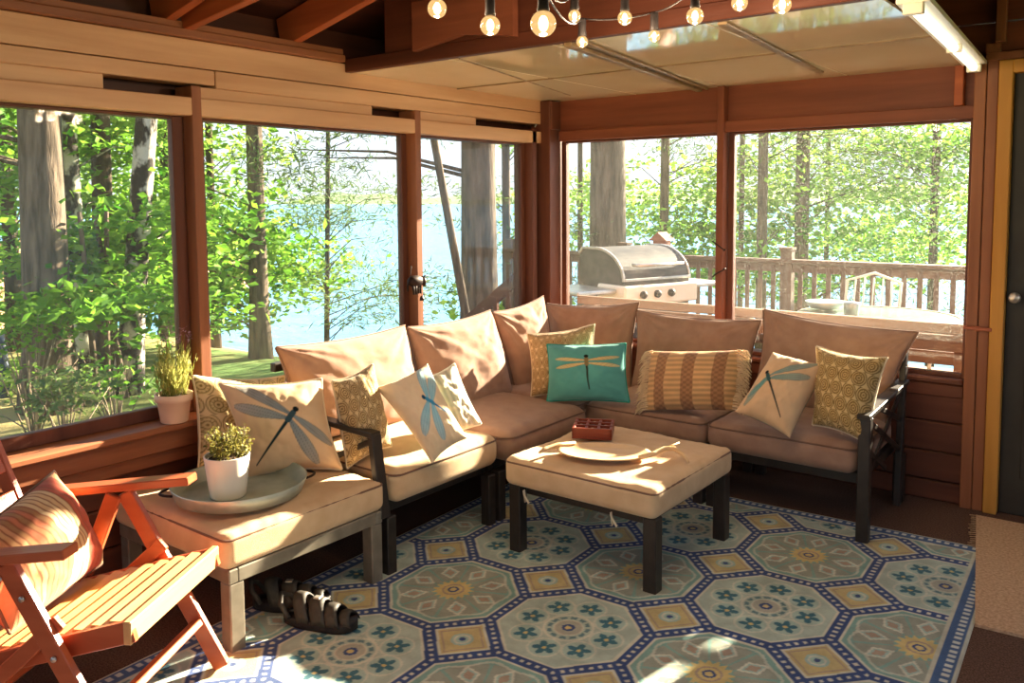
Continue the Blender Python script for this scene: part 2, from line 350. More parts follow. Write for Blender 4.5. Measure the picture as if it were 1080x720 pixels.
struct('wall_gable', w, M['red_cedar_x'])
struct('trim_17', MB().box(-.70, -.64, YB-.06, YB-.02, 2.15, 2.19, .003).box(-.66, -.62, YB-.075, YB-.02, 2.19, 2.6, .003).box(-.78, -.2, YB-.05, YB-.02, 2.112, 2.15, .003), M['cedar_z'])
# walls beside and behind the viewer: knee wall, posts and open screens
w = MB().box(XR, XR+.12, YF, YB+.1, 0, .62, 0).box(XR, XR+.12, YF, YB+.1, 1.95, 2.4, 0)
for y in (YF, -1., .7, 2.4, 4.45): w.box(XR, XR+.12, y, y+.1, .62, 1.95, 0)
struct('wall_right', w, M['cedar_y'])
w = MB().box(XL-.1, XR+.12, YF-.12, YF, 0, .62, 0).box(XL-.1, XR+.12, YF-.12, YF, 1.95, 3.3, 0)
for x in (XL-.1, -1.4, .4, XR): w.box(x, x+.1, YF-.12, YF, .62, 1.95, 0)
struct('wall_front', w, M['cedar_x'])
# roof deck and rafters
RZ, RS, XRID = 2.222, .235, .3
def roof_z(x): return RZ + RS*(min(x, 2*XRID-x)-(XL+.1))
struct('trim_29', MB().box(XL-.14, XL-.09, YF, YB, 2.14, 2.40, 0), M['roof_wood'])  # board added across the eave gap to block outside light
rf = MB()
for xa, xb in ((XL-.9, XRID), (XRID, XR+.9)):
    za, zb = roof_z(xa)+.15, roof_z(xb)+.15
    rf.add([(xa, YF-.5, za), (xb, YF-.5, zb), (xb, YB+.6, zb), (xa, YB+.6, za), (xa, YF-.5, za+.06), (xb, YF-.5, zb+.06), (xb, YB+.6, zb+.06), (xa, YB+.6, za+.06)],
           [(0, 3, 2, 1), (4, 5, 6, 7), (0, 1, 5, 4), (2, 3, 7, 6), (1, 2, 6, 5), (0, 4, 7, 3)])
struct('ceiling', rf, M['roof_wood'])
for i, y in enumerate((-.48, .12, .72, 1.32, 1.90, 2.52)):
    r = MB()
    r.bar((XL-.05, y, roof_z(XL-.05)+.07), (XRID, y, roof_z(XRID)+.07), .042, .14).bar((XRID, y, roof_z(XRID)+.07), (XR+.1, y, roof_z(XR+.1)+.07), .042, .14)
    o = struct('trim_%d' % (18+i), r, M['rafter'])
struct('trim_24', MB().bar((XL+.05, 1.97, 2.225), (.0, 1.97, 2.62), .04, .09), M['rafter'])       # brace beside a rafter
struct('trim_25', MB().box(XL+.05, XR, 2.805, 2.845, 2.108, 2.17, .003).box(-2.9, XR, 2.81, 2.845, 2.17, 2.62, .003), M['dark_red_x'])          # header along the panel edge
struct('trim_26', MB().prism([(-2.68, 2.15), (-2.40, 2.19), (-2.12, 2.15), (-2.12, 2.36), (-2.68, 2.36)], 'y', 2.765, 2.80), M['red_cedar_x'])
# dropped ceiling of glossy panels in the corner
e = bpy.data.objects.new('ceiling_panels', None); C.objects.link(e); e['kind'] = 'structure'
xs = [XL+.02, -2.55, -1.99, -1.33, -.735]; ys = [2.83, 3.63, YB+.02]
for i in range(4):
    for j in range(2):
        if i == 3 or i < 4:
            MB().box(xs[i]+.003, xs[i+1]-.003, ys[j]+.003, ys[j+1]-.003, 2.112, 2.122, .002).build('ceiling_panel', M['panel'], e)
sm = MB(); sm.box(-3.2, -.74, 3.624, 3.636, 2.106, 2.116, .001)
sm.bar((-1.90, 2.83, 2.10), (-2.13, 4.50, 2.10), .035, .018).bar((-1.83, 2.83, 2.104), (-2.08, 4.50, 2.104), .018, .012).bar((-1.27, 2.86, 2.106), (-1.39, 4.3, 2.106), .035, .01)
sm.bar((-2.49, 2.86, 2.11), (-2.87, 4.3, 2.11), .008, .006)
sm.build('seam_strip', M['seam'], e)
# fluorescent batten along the panel edge
t = thing('fluorescent_light', 'long white fluorescent batten light along the right edge of the ceiling panels', 'light', (-.70, 3.68, 2.085))
t.rotation_euler = (0, 0, math.radians(3))
MB().box(-.05, .05, -.78, .78, .012, .03, .003).build('housing', M['white_plastic'], t)
MB().tube([(-.0, -.76, -.002), (-.0, .76, -.002)], .017, 12).build('tube', M['tube'], t)
for (a_, b_) in ((-.78, -.75), (.75, .78)): MB().box(-.03, .03, a_, b_, -.022, .012, .003).build('end_cap', M['white_plastic'], t)
MB().box(-.028, .028, .12, .13, -.02, .012, .002).build('tube_clip', M['white_plastic'], t)

# ------------------------------------------------------------------ cushions and pillows
def puff(n, corners, thick, pinch, seed, wr=.006, belly=0., col_fn=None, power=.42, fold=0.):
    """Two-sided pillow from four 3-D corners TL, TR, BR, BL; returns front, back point grids and uv."""
    TL, TR, BR, BL = [np.array(c, float) for c in corners]
    u = np.linspace(-1, 1, n); U, V = np.meshgrid(u, u, indexing='ij')       # V=+1 is the top
    Uo = U*(1-pinch*(1-V**2)*np.abs(U)**2); Vo = V*(1-pinch*(1-U**2)*np.abs(V)**2)
    a, b = (Uo+1)/2, (Vo+1)/2
    P = (BL*((1-a)*(1-b))[..., None]+BR*(a*(1-b))[..., None]+TL*((1-a)*b)[..., None]+TR*(a*b)[..., None])
    nr = np.cross(TR-BL, TL-BR); nr /= np.linalg.norm(nr)
    if nr[1] > 0 and abs(nr[1]) > abs(nr[0]): nr = -nr
    elif nr[0] < 0 and abs(nr[0]) >= abs(nr[1]): nr = -nr
    prof = ((1-U**2)*(1-V**2)).clip(0)**power
    prof = prof*(1+belly*(-V)*.5)
    mask = ((1-U**2)*(1-V**2)).clip(0)**.3
    wv = vnoise(U*2.2+seed, V*2.2+seed*1.7, seed)*wr*4*mask
    ang = np.arctan2(V, U); rad = np.hypot(U, V)
    wv += wr*1.2*mask*np.sin(ang*14+3*vnoise(U*1.5, V*1.5, seed+5))*np.clip(rad-.55, 0, 1)
    if fold:
        for sx in (-1, 1):
            dx_, dy_ = (sx-U)*-sx+2e-3, 1-V; a_ = np.arctan2(-dy_, dx_); rr_ = np.hypot(dx_, dy_)
            wv += fold*mask*np.exp(-rr_*1.6)*np.clip(rr_*4, 0, 1)*np.sin(a_*16+vnoise(U*3, V*3, seed+9)*2+sx+seed)
        wv += fold*.7*mask*np.sin(V*9+U*2.5+seed+3*vnoise(U*1.5, V*1.5, seed+2))*np.clip(V-.1, 0, 1)
    Ff = P+nr*(prof*thick/2+wv)[..., None]; Bb = P-nr*(prof*thick/2+wv*.3)[..., None]
    return Ff, Bb, U, V, nr, P
def pillow_mesh(name, n, corners, thick, pinch, seed, mat, parent=None, col_fn=None, back_col=None, wr=.006, belly=0., loc=None, power=.5, fold=0.):
    Ff, Bb, U, V, nr, P = puff(n, corners, thick, pinch, seed, wr, belly, power=power, fold=fold)
    loc = P.reshape(-1, 3).mean(0) if loc is None else loc
    N = n*n; idx = np.arange(N).reshape(n, n); q = np.stack([idx[:-1, :-1], idx[1:, :-1], idx[1:, 1:], idx[:-1, 1:]], -1).reshape(-1, 4)
    border = np.zeros((n, n), bool); border[0] = border[-1] = True; border[:, 0] = border[:, -1] = True
    bi = idx.copy(); inner = ~border; bi[inner] = N+np.arange(inner.sum())
    q2 = np.stack([bi[:-1, :-1], bi[:-1, 1:], bi[1:, 1:], bi[1:, :-1]], -1).reshape(-1, 4)
    Vt = np.concatenate([Ff.reshape(-1, 3), Bb[inner]]); fc = np.concatenate([q, q2])
    # orient so the front's normals follow nr
    c0 = Vt[q[len(q)//2]]; nn = np.cross(c0[1]-c0[0], c0[3]-c0[0])
    if nn @ nr < 0: fc = fc[:, ::-1]
    col = None
    if col_fn is not None:
        cf = col_fn(U, V).reshape(-1, 3); cb = np.tile(np.array(back_col if back_col is not None else [.6, .5, .4]), (inner.sum(), 1)); col = np.concatenate([cf, cb])
    o = raw_object(name, Vt, fc, mat, parent, col, loc)
    if parent: o.location = (0, 0, 0)
    edge = np.concatenate([P[:, 0], P[-1, 1:], P[-2::-1, -1], P[0, -2:0:-1]])
    return o, edge-loc, nr
def piping(edge, r, mat, parent, name='piping', step=2):
    e = [tuple(p) for p in edge[::step]]; e += [e[0]]
    return MB().tube(e, r, 6, False).build(name, mat, parent)
def lean_corners(pix, base, ang, lean):
    """Corner pixels TL,TR,BR,BL on a plane that passes base, faces the heading ang (deg from +x) and leans back."""
    a = math.radians(ang); n = np.array([math.cos(a)*math.cos(lean), math.sin(a)*math.cos(lean), math.sin(lean)])
    return [at_plane(x, y, base, n) for x, y in pix]

# ------------------------------------------------------------------ seat cushions
def seat_cushion(name, x0, x1, y0, y1, z0, z1, mat, parent, loc, crown=.02, rad=.045, seed=1, sag=None, n=56):
    """Rounded box cushion with a crowned, wrinkled top."""
    bm = bmesh.new(); bmesh.ops.create_cube(bm, size=2); bmesh.ops.subdivide_edges(bm, edges=bm.edges[:], cuts=n, use_grid_fill=True)
    cx, cy, cz = (x0+x1)/2, (y0+y1)/2, (z0+z1)/2; hx, hy, hz = (x1-x0)/2, (y1-y0)/2, (z1-z0)/2
    rad = min(rad, hz*.95)
    co = np.array([v.co[:] for v in bm.verts])
    S = np.sign(co)*np.abs(co)**.8
    P = S*np.array([hx, hy, hz])
    core = np.clip(P, [-hx+rad, -hy+rad, -hz+rad], [hx-rad, hy-rad, hz-rad]); dv = P-core; L = np.linalg.norm(dv, axis=1, keepdims=True); L[L == 0] = 1
    P = core+dv/L*np.minimum(L, rad)
    U, V = P[:, 0]/hx, P[:, 1]/hy; top = np.clip(P[:, 2]/hz, 0, 1)
    P[:, 2] += top*(crown*(1-U**2)*(1-V**2)+.012*vnoise(U*2+seed, V*2+seed, seed)-.006)
    rim = np.clip(np.maximum(np.abs(U), np.abs(V))-.72, 0, .3)/.3*top; P[:, 2] += .0016*rim*np.sin(np.where(np.abs(U) > np.abs(V), V*hy, U*hx)*95+vnoise(U*6, V*6, seed)*4)
    P[:, 0] *= 1+.012*np.cos(V*1.4)*(1-np.abs(P[:, 2]/hz)**2); P[:, 1] *= 1+.012*np.cos(U*1.4)*(1-np.abs(P[:, 2]/hz)**2)
    P += np.array([cx, cy, cz])-np.array(loc)
    mb = MB(); mb.add(P, [[v.index for v in f.verts] for f in bm.faces], True); bm.free()
    o = mb.build(name, mat, parent)
    for zz in ((cz+hz*.62),):
        pts = []; ex, ey = hx-.004, hy-.004; cr = rad*.8
        for (sx, sy, a0) in ((1, 1, 0), (-1, 1, 90), (-1, -1, 180), (1, -1, 270)):
            for k in range(5):
                a = math.radians(a0+k*22.5); pts.append((cx+sx*(ex-cr)+cr*math.cos(a)-loc[0], cy+sy*(ey-cr)+cr*math.sin(a)-loc[1], zz-loc[2]))
        pts.append(pts[0]); MB().tube(pts, .0045, 6, False).build('piping', M['pipe'], o)
    return o
def leg(mb_w, x, y, z1, parent, loc, w=.05, mat='frame'):
    MB().box(x-w/2-loc[0], x+w/2-loc[0], y-w/2-loc[1], y+w/2-loc[1], 0, z1, .004).build('leg', M[mat], parent)
def rails(x0, x1, y0, y1, z0, z1, parent, loc, mat='frame'):
    t = .035; f = MB()
    for (a, b, c, d_) in ((x0, x1, y0, y0+t), (x0, x1, y1-t, y1), (x0, x0+t, y0+t, y1-t), (x1-t, x1, y0+t, y1-t)): f.box(a-loc[0], b-loc[0], c-loc[1], d_-loc[1], z0, z1, .004)
    for k in range(3):
        yy = y0+(k+1)*(y1-y0)/4; f.box(x0+t-loc[0], x1-t-loc[0], yy-.02-loc[1], yy+.02-loc[1], z1-.02, z1-.006, .002)
    return f.build('seat_frame', M[mat], parent)

def ottoman(name, label, x0, x1, y0, y1, zc0, zc1, mat, ties, seed):
    loc = ((x0+x1)/2, (y0+y1)/2, 0); t = thing(name, label, 'ottoman', loc)
    ins = .015 if not ties else .07; fm = 'bench_frame' if not ties else 'frame'
    rails(x0+ins, x1-ins+(.01 if not ties else 0), y0+ins, y1-ins, zc0-.045, zc0+.004, t, loc, fm)
    for x in (x0+.045, x1-.035):
        for y in (y0+.045, y1-.045): leg(None, x, y, zc0-(.045 if not ties else -.004), t, loc, .056, fm)
    seat_cushion('seat_cushion', x0, x1, y0, y1, zc0, zc1, mat, t, loc, .012, .035, seed)
    for (x, y) in ties:
        MB().bar((x-loc[0], y-loc[1], zc0-.003), (x+.006-loc[0], y+.004-loc[1], zc0-.055), .014, .003, up=(1, 0, 0)).bar((x+.004-loc[0], y-.004-loc[1], zc0-.02), (x+.03-loc[0], y-.006-loc[1], zc0-.052), .012, .003, up=(1, 0, 0)).build('tie', M['strap'], t)
    return t
ottoman('ottoman', 'low tan ottoman by the left wall carrying the round tray and potted herb', -3.11, -2.385, 1.555, 2.275, .283, .412, M['tan'], [], 3)
ottoman('ottoman', 'square tan ottoman in the middle of the rug used as coffee table', -2.185, -1.465, 2.762, 3.48, .292, .418, M['tan'], [(-2.08, 2.768), (-1.66, 2.768)], 8)

def slat_arm(mb, p_front, p_back, z0, side):
    pass
# sectional: left section with one arm, corner, right section with one arm
BX, BY = -2.93, 4.29      # base line of the back cushions
def back_pl_left(pix, lean=.23): return lean_corners(pix, (BX, 3, .43), 0, lean)
def back_pl_back(pix, lean=.17): return lean_corners(pix, (-2, BY, .43), -90, lean)
def back_cushion(corners, parent, loc, seed, thick=.17):
    o, e, nr = pillow_mesh('back_cushion', 80, corners, thick*1.12, .085, seed, M['taupe'], parent, None, None, .0045, .25, np.array(loc), power=.42, fold=.010)
    piping(e, .005, M['pipe'], o)
    return o

L1 = (-2.75, 2.65, 0)
t = thing('sofa_section', 'taupe cushioned sofa section by the left windows with one dark slatted arm', 'sofa', L1)
rails(-3.12, -2.46, 2.31, 2.99, .235, .285, t, L1)
for (x, y) in ((-3.09, 2.32), (-2.425, 2.32), (-3.09, 2.955), (-2.425, 2.955)): leg(None, x, y, .24, t, L1)
seat_cushion('seat_cushion', -3.08, -2.375, 2.32, 2.985, .285, .432, M['tan'], t, L1, .022, .05, 11)
back_cushion(back_pl_left([(290, 366), (427, 343), (448, 446), (318, 470)]), t, L1, 21, .23)
a = MB()      # arm: bar on top, front post, diagonal slats
o3 = np.array(L1)
pf, pb = np.array((-2.435, 2.275, .575)), np.array((-3.06, 2.275, .60))
a.bar(pb-o3, pf-o3, .052, .022).bar(pf+(-.012, 0, .0)-o3, np.array((-2.40, 2.275, .25))-o3, .05, .03, up=(1, 0, 0)).bar(np.array((-3.08, 2.275, .72))-o3, np.array((-3.04, 2.275, .1))-o3, .04, .03, up=(1, 0, 0))
a.bar(np.array((-2.45, 2.275, .55))-o3, np.array((-3.04, 2.275, .28))-o3, .012, .024).bar(np.array((-2.45, 2.275, .30))-o3, np.array((-3.04, 2.275, .56))-o3, .012, .024).bar(np.array((-2.72, 2.275, .25))-o3, np.array((-2.72, 2.275, .57))-o3, .012, .024, up=(1, 0, 0))
a.build('armrest', M['frame'], t)
MB().box(-3.135+2.75, -3.10+2.75, 2.30-2.65, 2.99-2.65, .74, .78, .004).box(-3.13+2.75, -3.105+2.75, 2.30-2.65, 2.99-2.65, .5, .53, .003).build('back_frame', M['frame'], t)

L2 = (-2.75, 3.36, 0)
t = thing('sofa_section', 'armless taupe sofa section between the left section and the corner seat', 'sofa', L2)
rails(-3.12, -2.46, 3.0, 3.70, .235, .285, t, L2)
for (x, y) in ((-3.09, 3.03), (-2.425, 3.03), (-3.09, 3.67), (-2.425, 3.67)): leg(None, x, y, .24, t, L2)
seat_cushion('seat_cushion', -3.06, -2.33, 2.99, 3.68, .285, .435, M['taupe'], t, L2, .03, .07, 12)
back_cushion(back_pl_left([(429, 345), (517, 327), (541, 420), (446, 446)]), t, L2, 22, .23)
MB().box(-3.135+2.75, -3.10+2.75, 3.0-3.36, 3.70-3.36, .74, .78, .004).box(-3.13+2.75, -3.105+2.75, 3.0-3.36, 3.70-3.36, .5, .53, .003).build('back_frame', M['frame'], t)

L3 = (-2.78, 4.08, 0)
t = thing('sofa_corner', 'taupe corner seat of the sectional where the two window walls meet', 'sofa', L3)
rails(-3.12, -2.43, 3.72, 4.44, .235, .285, t, L3)
for (x, y) in ((-3.09, 3.75), (-2.46, 3.75), (-3.09, 4.41), (-2.46, 4.41)): leg(None, x, y, .24, t, L3)
seat_cushion('seat_cushion', -3.06, -2.43, 3.69, 4.38, .285, .432, M['taupe'], t, L3, .02, .05, 13)
back_cushion(back_pl_left([(519, 329), (573, 312), (582, 404), (545, 418)]), t, L3, 23, .17)
back_cushion(back_pl_back([(576, 320), (674, 319), (666, 412), (582, 405)]), t, L3, 24, .145)

L4 = (-2.08, 4.1, 0)
t = thing('sofa_section', 'armless taupe sofa section under the middle window behind the woven pillow', 'sofa', L4)
rails(-2.42, -1.74, 3.83, 4.44, .235, .285, t, L4)
for (x, y) in ((-2.39, 3.79), (-1.77, 3.79), (-2.39, 4.41), (-1.77, 4.41)): leg(None, x, y, .24, t, L4)
seat_cushion('seat_cushion', -2.43, -1.735, 3.75, 4.38, .285, .43, M['taupe'], t, L4, .022, .055, 14)
back_cushion(back_pl_back([(671, 327), (803, 338), (792, 428), (664, 412)]), t, L4, 25, .145)

L5 = (-1.36, 4.1, 0)
t = thing('sofa_section', 'taupe sofa section under the right window with a dark slatted arm', 'sofa', L5)
o3 = np.array(L5)
rails(-1.73, -1.03, 3.83, 4.44, .235, .285, t, L5)
for (x, y) in ((-1.70, 3.79), (-1.70, 4.41), (-1.0, 4.41)): leg(None, x, y, .24, t, L5)
MB().box(-1.02+1.36, -.968+1.36, 3.745-4.1, 3.79-4.1, 0, .555, .005).build('leg', M['frame'], t)
seat_cushion('seat_cushion', -1.728, -1.025, 3.75, 4.38, .285, .43, M['taupe'], t, L5, .022, .055, 15)
back_cushion(back_pl_back([(805, 326), (969, 350), (934, 447), (790, 428)]), t, L5, 26, .145)
a = MB()
a.bar(np.array((-.994, 3.73, .56))-o3, np.array((-.99, 4.40, .60))-o3, .055, .022).bar(np.array((-.99, 4.40, .78))-o3, np.array((-.99, 4.34, .0))-o3, .045, .03, up=(1, 0, 0))
for (y0, z0, y1, z1) in ((3.78, .54, 4.36, .27), (3.78, .27, 4.36, .57), (3.95, .56, 4.36, .42), (3.78, .41, 4.1, .25)): a.bar(np.array((-.99, y0, z0))-o3, np.array((-.99, y1, z1))-o3, .012, .026, up=(0, 0, 1))
a.build('armrest', M['frame'], t)
MB().box(-1.73+1.36, -1.0+1.36, 4.43-4.1, 4.46-4.1, .72, .76, .004).build('back_frame', M['frame'], t)

# ------------------------------------------------------------------ pillow prints
def smooth(d, w): return np.clip(.5-d/w, 0, 1)
def blend(c, col, a): return c*(1-a[..., None])+np.asarray(col)*a[..., None]
def seg_dist(x, y, x0, y0, x1, y1):
    dx, dy = x1-x0, y1-y0; t = np.clip(((x-x0)*dx+(y-y0)*dy)/(dx*dx+dy*dy), 0, 1); return np.hypot(x-x0-t*dx, y-y0-t*dy), t
def wing(x, y, x0, y0, ang, L, wd):
    a = math.radians(ang); px = (x-x0)*math.cos(a)+(y-y0)*math.sin(a); py = -(x-x0)*math.sin(a)+(y-y0)*math.cos(a)
    t = np.clip(px/L, 0, 1); half = wd*np.sin(np.pi*np.clip(t*.93+.05, 0, 1))**.6*(.45+.6*t)
    d = np.where((px < 0) | (px > L), 1, np.abs(py)-half)
    vein = np.minimum(np.abs(np.sin(py/wd*7+t*2)), np.abs(np.sin(px/L*30+py/wd*2))+.25)
    return d, vein, t
def dragonfly(base, wingcol, bodycol, cx, cy, ang, size, wa=(62, 100), wl=(.75, .68), ww=(.10, .12), body=.95, alpha=.75, speck=None, wings=None):
    """Printed dragonfly: ang = direction from tail to head, in degrees."""
    def fn(U, V):
        c = np.tile(np.asarray(base, float), U.shape+(1,)); c *= (1+.06*vnoise(U*5, V*5, 3))[..., None]
        if speck is not None: c = blend(c, speck, np.clip(vnoise(U*1.3+4, V*1.3, 9), 0, 1)*.5)
        h = math.radians(ang); hx, hy = math.cos(h), math.sin(h)
        wl_ = wings or [(ang+sg*w_, L_, wd_) for sg in (1, -1) for w_, L_, wd_ in ((wa[0], wl[0], ww[0]), (wa[1], wl[1], ww[1]))]
        for k, (wang, L_, wd_) in enumerate(wl_):
            off = .05 if k % 2 == 0 else -.05
            d, vein, t = wing(U, V, cx+hx*off*size, cy+hy*off*size, wang, L_*size, wd_*size)
            c = blend(c, wingcol, smooth(d, .02)*alpha*(1-.35*t)); c = blend(c, np.asarray(bodycol)*.9, smooth(d, .02)*np.clip(1-vein*3.2, 0, 1)*.5)
            c = blend(c, bodycol, smooth(np.abs(d)-.004, .014)*.6)
        d, t = seg_dist(U, V, cx-hx*body*size, cy-hy*body*size, cx, cy); c = blend(c, bodycol, smooth(d-(.014+.02*t)*size, .015))
        d, t = seg_dist(U, V, cx-hx*.1*size, cy-hy*.1*size, cx+hx*.12*size, cy+hy*.12*size); c = blend(c, np.asarray(bodycol)*.8+.25*np.asarray(wingcol), smooth(d-.055*size, .015))
        d = np.hypot(U-cx-hx*.21*size, V-cy-hy*.21*size); c = blend(c, np.asarray(bodycol)*.4, smooth(d-.06*size, .015))
        return c
    return fn
def medallion(base, line, fill, per=.33, thin=1.):
    def fn(U, V):
        c = np.tile(np.asarray(base, float), U.shape+(1,))
        r = np.floor(V/(per*.87)+.5); ux = (U/per+.5*(r % 2)); kx = np.floor(ux+.5); px = (ux-kx)*per; py = V-r*per*.87
        d = np.hypot(px, py)/per; th = np.arctan2(py, px)
        c = blend(c, fill, smooth(d-.40, .03)*.55)
        for rr in (.46, .33, .17): c = blend(c, line, smooth(np.abs(d-rr)-.022*thin, .03))
        c = blend(c, line, smooth(np.abs(np.sin(th*6))-.28, .2)*((d > .18) & (d < .33))*.9)
        c = blend(c, line, smooth(d-.06, .03))
        return c
    return fn
def pillow(label, pix, base_px, zb, ang, lean, thick, pinch, seed, col_fn, back_col, edge_mat=None, edge_r=.005, group=None, n=110, mat='print', name='throw_pillow', base=None, wr=.005):
    b = np.array(base) if base is not None else at(base_px[0], base_px[1], 'z', zb)
    cs = lean_corners(pix, b, ang, lean)
    o, e, nr = pillow_mesh(name, n, cs, thick*1.6, pinch*1.6, seed, M[mat], None, col_fn, back_col, wr)
    tag(o, label, 'pillow', group)
    if edge_mat: piping(e, edge_r, M[edge_mat], o, 'piping')
    return o, e, nr, cs
CREAM = lin(222, 188, 148); MED = (lin(206, 176, 124), lin(120, 96, 50), lin(188, 160, 92))
pillow('medallion patterned cream pillow behind the big dragonfly pillow at the left ottoman', [(203, 396), (300, 396), (305, 497), (208, 502)], (212, 500), .415, -3, .2, .13, .06, 31,
       medallion(lin(222, 198, 150), lin(132, 112, 66), lin(196, 178, 120), .46), lin(226, 206, 172), 'cream_edge')
pillow('large beige pillow with a grey-blue dragonfly leaning at the back of the left ottoman', [(231, 404), (339, 399), (361, 495), (262, 503)], (310, 500), .417, -35, .3, .14, .06, 32,
       dragonfly(CREAM, lin(92, 126, 142), lin(22, 46, 52), .16, .18, 46, 1., body=1.35, alpha=.85, wings=[(139, 1.28, .15), (162, 1.08, .16), (-42, 1.02, .13), (-70, 1.1, .17)]), lin(200, 170, 130), 'cream_edge')
pillow('brown medallion pillow standing against the slatted arm of the left sofa section', [(350, 402), (393, 384), (413, 470), (366, 494)], (388, 484), .435, -22, .25, .16, .05, 33,
       medallion(lin(214, 188, 140), lin(112, 84, 50), lin(196, 164, 110), .38, 1.4), lin(206, 190, 160), 'cream_edge')
pillow('white tufted pillow behind the blue dragonfly pillow on the left sofa', [(436, 402), (479, 384), (507, 447), (466, 466)], (492, 458), .44, -40, .3, .13, .06, 35,
       lambda U, V: np.clip(np.tile(lin(226, 210, 188), U.shape+(1,))*(1+.18*np.sin(U*24)[..., None]), 0, 1), lin(226, 210, 188), 'white_edge', .007, mat='weave', wr=.008)
pillow('cream pillow with a bright blue dragonfly and green edge on the left sofa', [(396, 408), (451, 383), (493, 462), (456, 489)], (456, 488), .437, -48, .38, .12, .05, 34,
       dragonfly(lin(228, 204, 170), lin(110, 192, 220), lin(34, 112, 160), .36, .11, 135, 1., body=1.03, alpha=.85, wings=[(70, .95, .17), (46, .9, .18), (-147, 1.1, .17), (-114, .95, .2)]), lin(46, 116, 92), None)
pillow('small tan medallion pillow tucked in the corner behind the teal pillow', [(556, 352), (627, 342), (630, 416), (560, 418)], (595, 416), .44, -64, .25, .13, .06, 36,
       medallion(lin(216, 186, 140), lin(132, 98, 56), lin(196, 160, 108), .36, 1.4), lin(200, 170, 130), 'cream_edge', n=90)
teal = lin(88, 158, 152)
pillow('teal pillow printed with a cream dragonfly in the sofa corner', [(577, 363), (660, 362), (664, 424), (577, 423)], (620, 424), .445, -70, .3, .12, .04, 37,
       dragonfly(teal, lin(232, 196, 128), lin(44, 52, 40), .08, .32, 93, .95, (83, 99), (.86, .86), (.085, .085), 1.0, .95), lin(40, 130, 116), 'teal_edge', n=130)
def woven(U, V):
    c = np.tile(lin(214, 170, 120), U.shape+(1,))
    band = ((np.abs(U+.62) < .13) | (np.abs(U) < .13) | (np.abs(U-.62) < .13))
    c[band] = lin(168, 122, 86)
    s = np.sin(V*38)*np.where(band, np.sign(np.sin(U*40)), 1)
    return c*(1+.22*s)[..., None]
o, e, nr, cs = pillow('woven tan lumbar pillow with fringed ends under the middle window', [(686, 370), (784, 369), (779, 433), (680, 433)], (730, 436), .44, -82, .28, .14, .02, 38, woven, lin(190, 150, 108), None, mat='weave', n=110)
TL, TR, BR, BL = [np.array(c)-np.array(o.location) for c in cs]
for (p, q, sgn) in ((TL, BL, -1), (TR, BR, 1)):
    fr = MB(); dirx = (TR-TL)/np.linalg.norm(TR-TL)
    for row in range(3):
        for k in range(30):
            s = (k+random.random()*.6)/30; b0 = p*(1-s)+q*s-dirx*sgn*(.012*row)+nr*(.012+.008*row); L = .035+.02*random.random()
            fr.tube([b0, b0+dirx*sgn*L*.6+np.array((0, 0, -.006)), b0+dirx*sgn*L+np.array((0, 0, -.022-.012*random.random()))+nr*.01*random.random()], [.0035, .0032, .0018], 4)
    fr.build('fringe', M['cream_fringe'], o)
pillow('ochre medallion pillow beside the slatted arm at the right end of the sofa', [(861, 365), (936, 377), (914, 468), (857, 448)], (905, 467), .437, -97, .38, .14, .06, 40,
       medallion(lin(214, 184, 128), lin(122, 94, 48), lin(190, 152, 92), .40, 1.5), lin(220, 200, 160), 'cream_edge')
pillow('small beige pillow with a teal dragonfly tilted on the right sofa seat', [(815, 371), (875, 385), (833, 462), (775, 434)], (833, 462), .437, -78, .62, .12, .05, 39,
       dragonfly(lin(218, 182, 142), lin(92, 150, 148), lin(22, 40, 46), -.46, .08, 140, 1., body=1.28, alpha=.85, wings=[(34, 1.5, .13), (18, 1.25, .14), (-107, .97, .13), (-125, .75, .14)]), lin(40, 120, 104), None, n=110)

